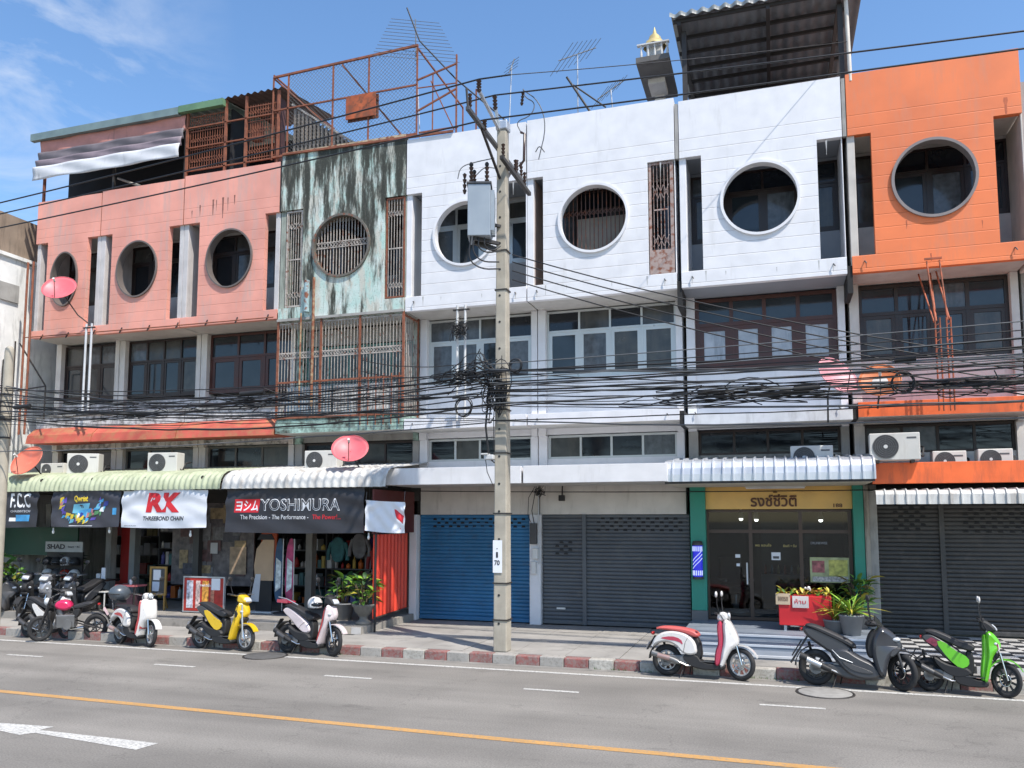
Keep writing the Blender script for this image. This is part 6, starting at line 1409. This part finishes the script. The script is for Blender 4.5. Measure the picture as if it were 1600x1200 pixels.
def scooter(name, label, cat, x_rear, y, wb, yaw, S, col, seat, style, inner=None, rim=None, spokes=7, steer=-.25, trim=None, mirrorm=None, extra=None, rearcol=None, fx=0, r=.25, group='scooters parked along the kerb', tilt=-4, z=0):
    t = thing(name, label, cat, (x_rear, y, z), rot=(R(tilt), 0, R(yaw)), group=group); t.scale = (wb / 1.2, S, S)
    inner = inner or col; rim = rim or m_rimg; trim = trim or m_black
    wheel(t, 'rear_wheel', 0, r, rim, spokes, .052); fw_ = wheel(t, 'front_wheel', 1.2, r, rim, spokes, .042, steer)
    if style == 'retro':
        part('rear_body', MB(col).pillow([(-.26, .44), (-.20, .60), (-.06, .70), (.15, .73), (.38, .68), (.50, .55), (.53, .38), (.40, .34), (.26, .38), (.18, .48), (.04, .54), (-.12, .52), (-.22, .44)], .155, .035), t)
        part('seat', MB(seat).pillow([(-.20, .735), (-.12, .78), (.08, .79), (.34, .77), (.50, .73), (.56, .66), (.50, .62), (.30, .69), (.05, .72)], .14, .03), t)
        part('underbody', MB(m_black).pillow([(.26, .36), (.50, .38), (.60, .25), (.92, .25), (.97, .20), (.90, .14), (.50, .14), (.30, .24)], .13, .02, 1), t)
        part('seat_column', MB(m_black).pillow([(.42, .64), (.56, .62), (.60, .30), (.48, .30)], .10, .02, 1), t)
        part('inner_shield', MB(inner).pillow([(.79, .21), (.80, .42), (.86, .56), (.84, .72), (.84, .88), (.92, .92), (.96, .70), (.93, .45), (.89, .21)], .16, .03), t)
        part('front_shield', MB(col).pillow([(.87, .19), (.90, .42), (.95, .60), (.92, .88), (1.00, .95), (1.10, .82), (1.19, .62), (1.16, .53), (1.06, .46), (.98, .32), (.93, .19)], .18, .05, pinch=lambda x, z: 1.0 if x < 1 else 1 - (x - 1) * 1.6), t); part('horn_cover', MB(m_black).pillow([(1.12, .52), (1.16, .56), (1.19, .52), (1.14, .48)], .07, .01, 1), t)
        part('panel_gap', MB(m_black).tube([(.40, -.157, .67), (.33, -.16, .55), (.30, -.158, .40)], .003, 4), t); part('emblem', MB(m_chr).box(1.02, 1.06, -.155, -.150, .70, .73), t)
        hz = .98; hx = .90; part('headlight_cowl', MB(col).pillow([(.83, .94), (.86, 1.02), (.93, 1.05), (1.0, 1.02), (1.02, .95), (.97, .90), (.88, .89)], .10, .03), t)
        hl = MB(m_chr); hl.torus((1.03, 0, .985), (1, 0, .1), .062, .010, 20, 6); hl.set(m_lens).ell((1.02, 0, .985), (.03, .058, .058), 14, 8); part('headlight', hl, t)
        part('decal', MB(inner).prism([(p.x, p.y) for p in chaikin([(-.10, .60, 0), (.10, .64, 0), (.26, .60, 0), (.30, .50, 0), (.22, .56, 0), (.0, .58, 0)], 1)], -.159, -.156), t)
        mz = 1.0
    elif style == 'maxi':
        part('rear_body', MB(col).pillow([(-.20, .80), (-.10, .85), (.10, .79), (.38, .69), (.56, .52), (.50, .40), (.30, .42), (.06, .56), (-.12, .68)], .13, .04), t)
        part('seat', MB(seat).pillow([(-.17, .84), (-.06, .875), (.12, .82), (.36, .72), (.52, .65), (.60, .57), (.54, .53), (.34, .63), (.05, .75)], .145, .03), t)
        part('side_fairing', MB(col).pillow([(.18, .50), (.42, .57), (.60, .45), (.84, .36), (.94, .18), (.70, .12), (.45, .18), (.30, .34)], .175, .04), t)
        part('side_panel', MB(m_dkgrey).pillow([(.34, .40), (.56, .34), (.82, .26), (.80, .20), (.55, .22), (.40, .30)], .185, .02), t)
        part('underbody', MB(m_dkgrey).pillow([(.10, .34), (.50, .30), (.90, .22), (.98, .14), (.50, .11), (.20, .20)], .14, .03, 1), t)
        part('front_fairing', MB(col).pillow([(.80, .40), (.78, .55), (.80, .72), (.88, .85), (.96, .87), (1.10, .79), (1.22, .64), (1.20, .56), (1.06, .49), (1.0, .36), (.97, .16), (.86, .20)], .21, .06, pinch=lambda x, z: 1.0 if x < .96 else 1 - (x - .96) * 1.9), t)
        part('inner_shield', MB(m_black).pillow([(.74, .42), (.70, .58), (.75, .76), (.85, .85), (.87, .72), (.84, .44)], .15, .03), t)
        part('windscreen', MB(m_glass).pillow([(.86, .84), (.83, 1.02), (.88, 1.0), (1.0, .84)], .10, .01, 1), t)
        for s_ in (-1, 1): part('headlight', MB(m_lens).ell((1.12, s_ * .105, .70), (.07, .045, .03), 12, 6), t)
        part('front_trim', MB(m_dkgrey).pillow([(1.0, .50), (1.10, .60), (1.20, .60), (1.16, .52), (1.06, .44)], .15, .02, 1), t)
        part('handlebar_cover', MB(m_black).pillow([(.70, .86), (.74, .94), (.86, .95), (.90, .86)], .17, .03, 1), t); mz = .93; hx = .80
        part('accent', MB(m_galv).tube([(.24, -.172, .52), (.34, -.182, .42), (.52, -.182, .36)], .007, 5), t)
        part('tail_hugger', MB(m_black).bar((-.10, 0, .70), (-.36, 0, .30), .14, .03), t)
    else:   # 'sport' scooter and underbone
        hi = .10 if style == 'naked' else 0
        def P(l): return [(x + fx * max(0, (z_ - .2)) / .8, z_) for x, z_ in l]
        part('rear_body', MB(rearcol or col).pillow([(-.12, .80), (.02, .87), (.20, .80), (.45, .66), (.64, .52), (.66, .42), (.52, .37), (.34, .45), (.12, .62), (-.06, .73)], .115, .03), t)
        part('rear_trim', MB(trim).pillow([(.06, .56), (.30, .42), (.58, .42), (.72, .30), (.50, .22), (.28, .26), (.08, .42)], .13, .03), t)
        part('seat', MB(seat).pillow([(-.10, .88), (.06, .925), (.28, .86), (.48, .775), (.68, .75), (.76, .68), (.68, .61), (.44, .68), (.12, .81)], .12, .025), t)
        part('underbody', MB(trim).pillow([(.40, .30), (.60, .34), (.70, .24), (.90, .23), (.94, .17), (.88, .12), (.52, .12), (.38, .20)], .125, .02, 1), t)
        part('seat_column', MB(m_black).pillow([(.58, .64), (.72, .62), (.72, .26), (.58, .28)], .085, .02, 1), t)
        part('inner_shield', MB(inner).pillow(P([(.80, .21), (.85, .42), (.92, .62), (.96, .86), (1.03, .90), (1.06, .70), (.99, .46), (.90, .21)]), .115, .03), t)
        part('front_shield', MB(col).pillow(P([(.85, .19), (.90, .40), (.98, .60), (1.00, .80), (1.05, .95), (1.15, .91), (1.24, .77), (1.21, .68), (1.10, .61), (1.04, .50), (.97, .34), (.91, .19)]), .15, .05, pinch=lambda x, z: 1.0 if x < 1.04 else max(.35, 1 - (x - 1.04) * 3.0)), t)
        part('lower_cover', MB(m_black).pillow(P([(1.06, .60), (1.16, .66), (1.20, .62), (1.12, .52), (1.06, .50)]), .08, .02, 1), t)
        part('headlight_cowl', MB(trim if style == 'trimcowl' else col).pillow(P([(.95, .94), (.97, 1.06), (1.05, 1.10), (1.19, 1.01), (1.22, .93), (1.10, .90)]), .105, .035), t)
        part('dashboard', MB(m_black).pillow(P([(.93, 1.04), (.96, 1.10), (1.05, 1.12), (1.07, 1.07)]), .08, .015, 1), t)
        part('headlight', MB(m_lens).pillow(P([(1.15, 1.05), (1.225, .98), (1.22, .93), (1.14, .97)]), .08, .01, 1), t); mz = 1.06; hx = 1.0 + fx
        part('panel_gap', MB(m_black).tube([(.52, -.118, .60), (.40, -.119, .52), (.36, -.118, .44)], .003, 4), t)
        for s in (-1, 1): part('turn_signal', MB(m_lens).ell((1.13 + fx * .6, s * .10, .76), (.04, .03, .025), 10, 6), t)
        if rearcol:
            for s_ in (-1, 1): part('side_panel', MB(col).prism([(p.x, p.y) for p in chaikin([(.12, .74, 0), (.24, .76, 0), (.44, .62, 0), (.64, .54, 0), (.64, .42, 0), (.50, .37, 0), (.32, .50, 0)], 1)], s_ * .119 - .010, s_ * .119 + .010), t, bev=.004)
    # common running gear
    fk = MB(m_chr if style != 'maxi' else m_dkgrey)
    for s in (-1, 1): fk.tube([(1.2 + .02, s * .075, r), (1.12, s * .075, .62)], .018, 8)
    part('front_fork', fk, t)
    part('front_fender', MB(col if style != 'maxi' else m_black).prism(arc(1.2, r, r + .045, 28 if style != 'retro' else 22, 158, 14, .016), -.07, .07), t, bev=.008)
    part('rear_fender', MB(m_black).prism(arc(0, r, r + .05, 95, 178, 10, .015), -.07, .07), t, bev=.004)
    part('plate_holder', MB(m_black).bar((-.20, 0, .62), (-.34, 0, .40), .10, .02), t); part('number_plate', MB(m_pw).add([(-.30, -.09, .52), (-.30, .09, .52), (-.345, .09, .40), (-.345, -.09, .40)], [(0, 1, 2, 3), (3, 2, 1, 0)]), t)
    tlx, tlz = {'retro': (-.24, .66), 'maxi': (-.19, .78)}.get(style, (-.11, .79)); part('tail_light', MB(m_tail).ell((tlx, 0, tlz), (.035, .08, .03), 12, 6), t)
    hb = MB(m_chr); hb.tube([(hx - .05, -.32, mz + .03), (hx, -.16, mz), (hx, .16, mz), (hx - .05, .32, mz + .03)], .011, 6); part('handlebar', hb, t)
    for s in (-1, 1):
        part('grip', MB(m_black).tube([(hx - .055, s * .34, mz + .032), (hx - .03, s * .22, mz + .02)], .018, 8), t); part('brake_lever', MB(m_eng).tube([(hx + .0, s * .18, mz + .02), (hx + .03, s * .33, mz + .02)], .006, 5), t); rmirror(t, s, hx, mz + .01, mirrorm or m_black)
    e = MB(m_eng); e.box(-.06, .34, -.10, .02, .20, .34); e.cyl((.0, -.10, .25), (.0, .08, .25), .085, n=14); e.cyl((.30, -.12, .27), (.30, .08, .27), .075, n=12); part('engine', e, t, bev=.015)
    part('shock', MB(m_steel).tube([(-.02, .12, .27), (-.10, .12, .60)], .022, 8), t)
    x_ = MB(trim if False else m_eng if style == 'retro' else m_black); x_.tube([(-.22, -.16, .42 if style != 'retro' else .36), (-.16, -.165, .40 if style != 'retro' else .345), (.14, -.17, .27), (.22, -.165, .24)], .052, 12, .035); part('exhaust', x_, t)
    part('exhaust_shield', MB(M('pinkish_shield', (.40, .27, .24), .4, metal=.4) if style == 'retro' else m_galv if style == 'maxi' else m_dkgrey).tube([(-.12, -.19, .375 if style != 'retro' else .33), (.08, -.198, .295)], .040, 10), t)
    part('exhaust_pipe', MB(m_chr).tube([(.2, -.15, .25), (.35, -.12, .19), (.52, -.06, .20)], .014, 6), t)
    part('kickstand', MB(m_steel).tube([(.38, .10, .18), (.34, .2, .01)], .010, 5), t); cs = MB(m_steel); 
    for s in (-1, 1): cs.tube([(.30, s * .06, .2), (.24, s * .14, .01)], .010, 5)
    part('centre_stand', cs, t); part('footboard', MB(m_dkgrey).box(.58, .90, -.13, .13, .262, .272), t)
    part('brake_hose', MB(m_black).tube(chaikin([(hx, -.1, mz), (1.0, -.12, .85), (1.12, -.1, .6), (1.18, -.08, .34)], 2, False), .006, 4), t)
    if extra: extra(t)
    return t
mw = M('bike_white', (.62, .60, .575), .3, var=.05, coat=.3, dirt=.18, dcol=(.3, .26, .22), dsc=4, streak=False); mpkb = M('bike_crimson', (.42, .035, .075), .28, var=.05, coat=.4); mseatp = M('seat_salmon', (.52, .10, .09), .5, var=.08); mrd = M('bike_red', (.45, .05, .05), .28, var=.05, coat=.4)
mye = M('bike_yellow', (.66, .43, .015), .32, var=.08, coat=.3, dirt=.15, dcol=(.25, .18, .06), dsc=4, streak=False); mgn = M('bike_green', (.13, .50, .02), .32, var=.08, coat=.3, dirt=.15, dcol=(.10, .18, .05), dsc=4, streak=False); mgr = M('bike_charcoal', (.035, .038, .045), .38, var=.08, coat=.3); mwp = M('bike_palepink', (.58, .50, .50), .32, var=.1, coat=.3, dirt=.2, dcol=(.3, .2, .2), dsc=5, streak=False)
MY = 13.43
scooter('scooter', 'white retro scooter with crimson leg shield and salmon seat in front of the barber steps', 'scooter', -1.72, 13.50, 1.15, -4, 1.0, mw, mseatp, 'retro', mpkb, m_rimg, 9, steer=-.3, mirrorm=mw)
scooter('scooter', 'large dark grey maxi scooter in front of the tiled forecourt', 'scooter', .53, 13.42, 1.19, -4, 1.06, mgr, m_seatb, 'maxi', None, m_rimd, 9, steer=-.75, r=.255)
def ex_green(t):
    part('shield_cover', MB(mw).pillow([(.90, .96), (1.0, .93), (1.12, .78), (1.13, .66), (1.06, .60), (1.04, .72), (.94, .88)], .105, .02, 1), t)
    part('tail_sticker', MB(M('sticker_maroon', (.22, .03, .06), .3, var=.4, vs_=20)).prism([(-.04, .74), (.06, .80), (.20, .74), (.12, .66)], -.126, -.118), t)
    part('shield_sticker', MB(M('sticker_maroon', (.22, .03, .06), .3, var=.4, vs_=20)).prism([(1.06, .80), (1.10, .76), (1.10, .68), (1.06, .70)], -.112, -.098), t)
scooter('scooter', 'lime green and black scooter at the far right of the kerb', 'scooter', 2.09, 13.46, .97, -10, .98, mgn, m_seatb, 'trimcowl', mgn, m_rimd, 10, steer=-.35, trim=m_black, mirrorm=mw, extra=ex_green, rearcol=m_dkgrey, fx=-.13)
def ex_rack(t):
    part('rack', MB(mpkb).prism([(-.26, .93), (.02, .92), (.02, .96), (-.26, .99)], -.12, .12), t, bev=.01); part('rack_bar', MB(m_galv).tube([(-.24, -.1, 1.03), (.0, -.11, 1.0), (.3, -.11, .90)], .010, 5), t)
scooter('motorbike', 'white and red underbone motorbike with luggage rack and helmet on its seat', 'motorbike', -8.83, 13.58, 1.05, -6, 1.0, mwp, m_seatb, 'trimcowl', mrd, m_rimd, 6, steer=-.3, trim=m_black, extra=ex_rack, r=.27)
# helmet resting on that seat
t = thing('helmet', 'white patterned helmet resting on the seat of the white and red motorbike', 'helmet', (-8.22, 13.52, .93)); part('shell', MB(M('helmet_white', (.6, .58, .56), .3, var=.5, vs_=14)).ell((0, 0, 0), (.145, .13, .14), 18, 10, z0=-.5), t); part('visor', MB(m_glass).ell((.03, -.01, .0), (.125, .125, .07), 14, 6, z0=-.8, z1=.8), t); part('rim', MB(m_black).torus((0, 0, -.07), (0, 0, 1), .125, .012, 20, 6), t)
def ex_yel(t):
    part('grille', MB(m_black).pillow([(1.00, .80), (1.08, .74), (1.04, .62), (.99, .66)], .155, .01, 1), t); part('fork_cover', MB(m_galv).tube([(1.20, -.1, .27), (1.13, -.1, .90)], .017, 6), t)
scooter('scooter', 'bright yellow and black scooter with silver spoked wheels', 'scooter', -10.78, 13.56, 1.10, -5, .98, mye, m_seatb, 'sport', mye, m_rimg, 7, steer=-.1, trim=m_black, extra=ex_yel, rearcol=m_dkgrey)
def ex_box(t):
    o = MB(M('topbox_grey', (.07, .085, .10), .35, coat=.3, var=.05)); o.ell((-.22, 0, 1.0), (.25, .22, .17), 24, 12); part('top_box', o, t); part('top_box_seam', MB(m_black).torus((-.22, 0, .985), (0, 0, 1), .235, .008, 30, 5), t); part('top_box_mount', MB(m_black).box(-.3, -.08, -.1, .1, .80, .86), t)
    part('stripe', MB(mrd).pillow([(.95, .80), (1.02, .72), (1.03, .5), (1.0, .3), (.97, .5), (.96, .7)], .165, .02, 1), t)
scooter('scooter', 'white scooter with red stripes and a dark grey top box', 'scooter', -12.70, 13.52, .95, -12, 1.0, mw, m_seatb, 'retro', mrd, m_rimg, 7, steer=-.15, extra=ex_box)
scooter('scooter', 'white and black scooter half hidden behind the pink motorcycle', 'scooter', -15.22, 13.62, .92, 6, .95, mw, m_seatb, 'trimcowl', m_black, m_rimd, 6, steer=.1, trim=m_dkgrey, rearcol=m_black)
# naked pink motorcycle facing away
t = thing('motorcycle', 'pink-tanked naked motorcycle parked at an angle by the white scooter', 'motorcycle', (-14.02, 13.52, 0), rot=(R(-3), 0, R(212)), group=None); t.scale = (.82, .95, .95)
wheel(t, 'rear_wheel', -.62, .29, m_rimd, 6, .055); wheel(t, 'front_wheel', .66, .28, m_rimd, 6, .045, .3)
mpt = M('tank_pink', (.60, .02, .10), .25, coat=.5, var=.05)
part('tank', MB(mpt).pillow([(-.10, .74), (.0, .88), (.22, .90), (.34, .80), (.28, .70), (.05, .66)], .14, .05), t); part('seat', MB(m_seatb).pillow([(-.62, .82), (-.50, .86), (-.20, .80), (-.08, .76), (-.14, .68), (-.45, .74)], .12, .03), t)
e = MB(m_eng); e.box(-.16, .26, -.15, .15, .30, .58); e.cyl((.0, -.19, .38), (.0, .19, .38), .11, n=14); e.cyl((.16, 0, .50), (.24, 0, .70), .085, n=12); part('engine', e, t, bev=.02)
f_ = MB(m_steel)
for s in (-1, 1): f_.tube([(-.62, s * .09, .29), (-.15, s * .11, .42), (-.12, s * .10, .72), (.34, s * .05, .86)], .018, 6); f_.tube([(.66, s * .08, .28), (.42, s * .08, .94)], .02, 8); f_.tube([(.34, s * .05, .80), (.26, s * .10, .34), (-.1, s * .1, .28)], .016, 6)
part('frame', f_, t); part('headlight', MB(m_lens).ell((.52, 0, .86), (.07, .085, .085), 16, 8), t); part('tail_light', MB(m_tail).ell((-.68, 0, .78), (.04, .06, .03), 10, 6), t); part('number_plate', MB(M('plate_pink', (.65, .50, .55), .5)).bar((-.80, 0, .70), (-.90, 0, .54), .17, .006), t)
part('rear_fender', MB(m_black).prism(arc(-.62, .29, .36, 70, 170, 10, .015), -.07, .07), t); part('exhaust', MB(m_chr).tube([(.2, -.12, .36), (.0, -.16, .22), (-.35, -.17, .26), (-.75, -.18, .36)], .03, 10, .045), t); part('handlebar', MB(m_chr).tube([(.26, -.36, 1.02), (.38, -.18, .98), (.38, .18, .98), (.26, .36, 1.02)], .012, 6), t)
for s in (-1, 1): part('grip', MB(m_black).tube([(.25, s * .38, 1.02), (.29, s * .27, 1.01)], .018, 8), t); rmirror(t, s, .36, .98, m_black)
part('side_cover', MB(m_black).pillow([(-.30, .72), (-.10, .70), (-.12, .50), (-.24, .52)], .12, .02, 1), t)
# half seen black scooter at the very left and dark bikes in front of the rack
scooter('scooter', 'black scooter half hidden behind the short round-topped pole', 'scooter', -18.6, 15.0, 1.1, 20, 1.0, m_dkgrey, m_seatb, 'maxi', None, m_rimd, 6, group='dark scooters on the shop pavement', z=.15)
for i, (x, y, lab, c) in enumerate(((-17.35, 15.15, 'black scooter facing the road left of the white black scooter', m_black), (-16.55, 15.05, 'dark scooter with silver nose facing the road on the shop pavement', M('bike_silver', (.35, .36, .38), .35, metal=.5)), (-15.95, 15.3, 'black and white scooter nearest the cafe table', mgr))):
    scooter('scooter', lab, 'scooter', x, y + .9, 1.15, -72 - i * 6, 1.0, c, m_seatb, 'sport', m_black, m_rimd, 6, steer=.2, trim=m_black, group='dark scooters on the shop pavement', z=.15)

# ------------------------------------------------------------------ small ground litter and weeds
rs = random.Random(9)
g = MB(M('weed', (.07, .14, .03), .7))
for i in range(90):
    x = rs.choice([rs.uniform(-.55, .3), rs.uniform(-8.6, -7.2), rs.uniform(-3, -2)]); y = 13.68 + rs.uniform(-.03, .01); h = rs.uniform(.02, .06); g.add([(x, y, 0), (x + .012, y, 0), (x + rs.uniform(-.02, .03), y - .01, h)], [(0, 1, 2)])
o = part('weeds', g, None, stuff=True); tag(o, 'tiny weeds growing in the joint of the kerb', 'weeds')

# ------------------------------------------------------------------ move every empty to the foot of its thing
bpy.context.view_layer.update()
for o in list(SC.objects):
    if o.type == 'EMPTY' and o.parent is None and o.children and o.location.length < 1e-6:
        pts = [ch.matrix_world @ Vector(c) for ch in o.children for c in ch.bound_box]
        c = Vector(((min(p.x for p in pts) + max(p.x for p in pts)) / 2, (min(p.y for p in pts) + max(p.y for p in pts)) / 2, min(p.z for p in pts)))
        o.location = c
        for ch in o.children: ch.location = ch.location - c
print('objects', len(SC.objects), 'tris', sum(len(o.data.polygons) * 2 for o in SC.objects if o.type == 'MESH'))
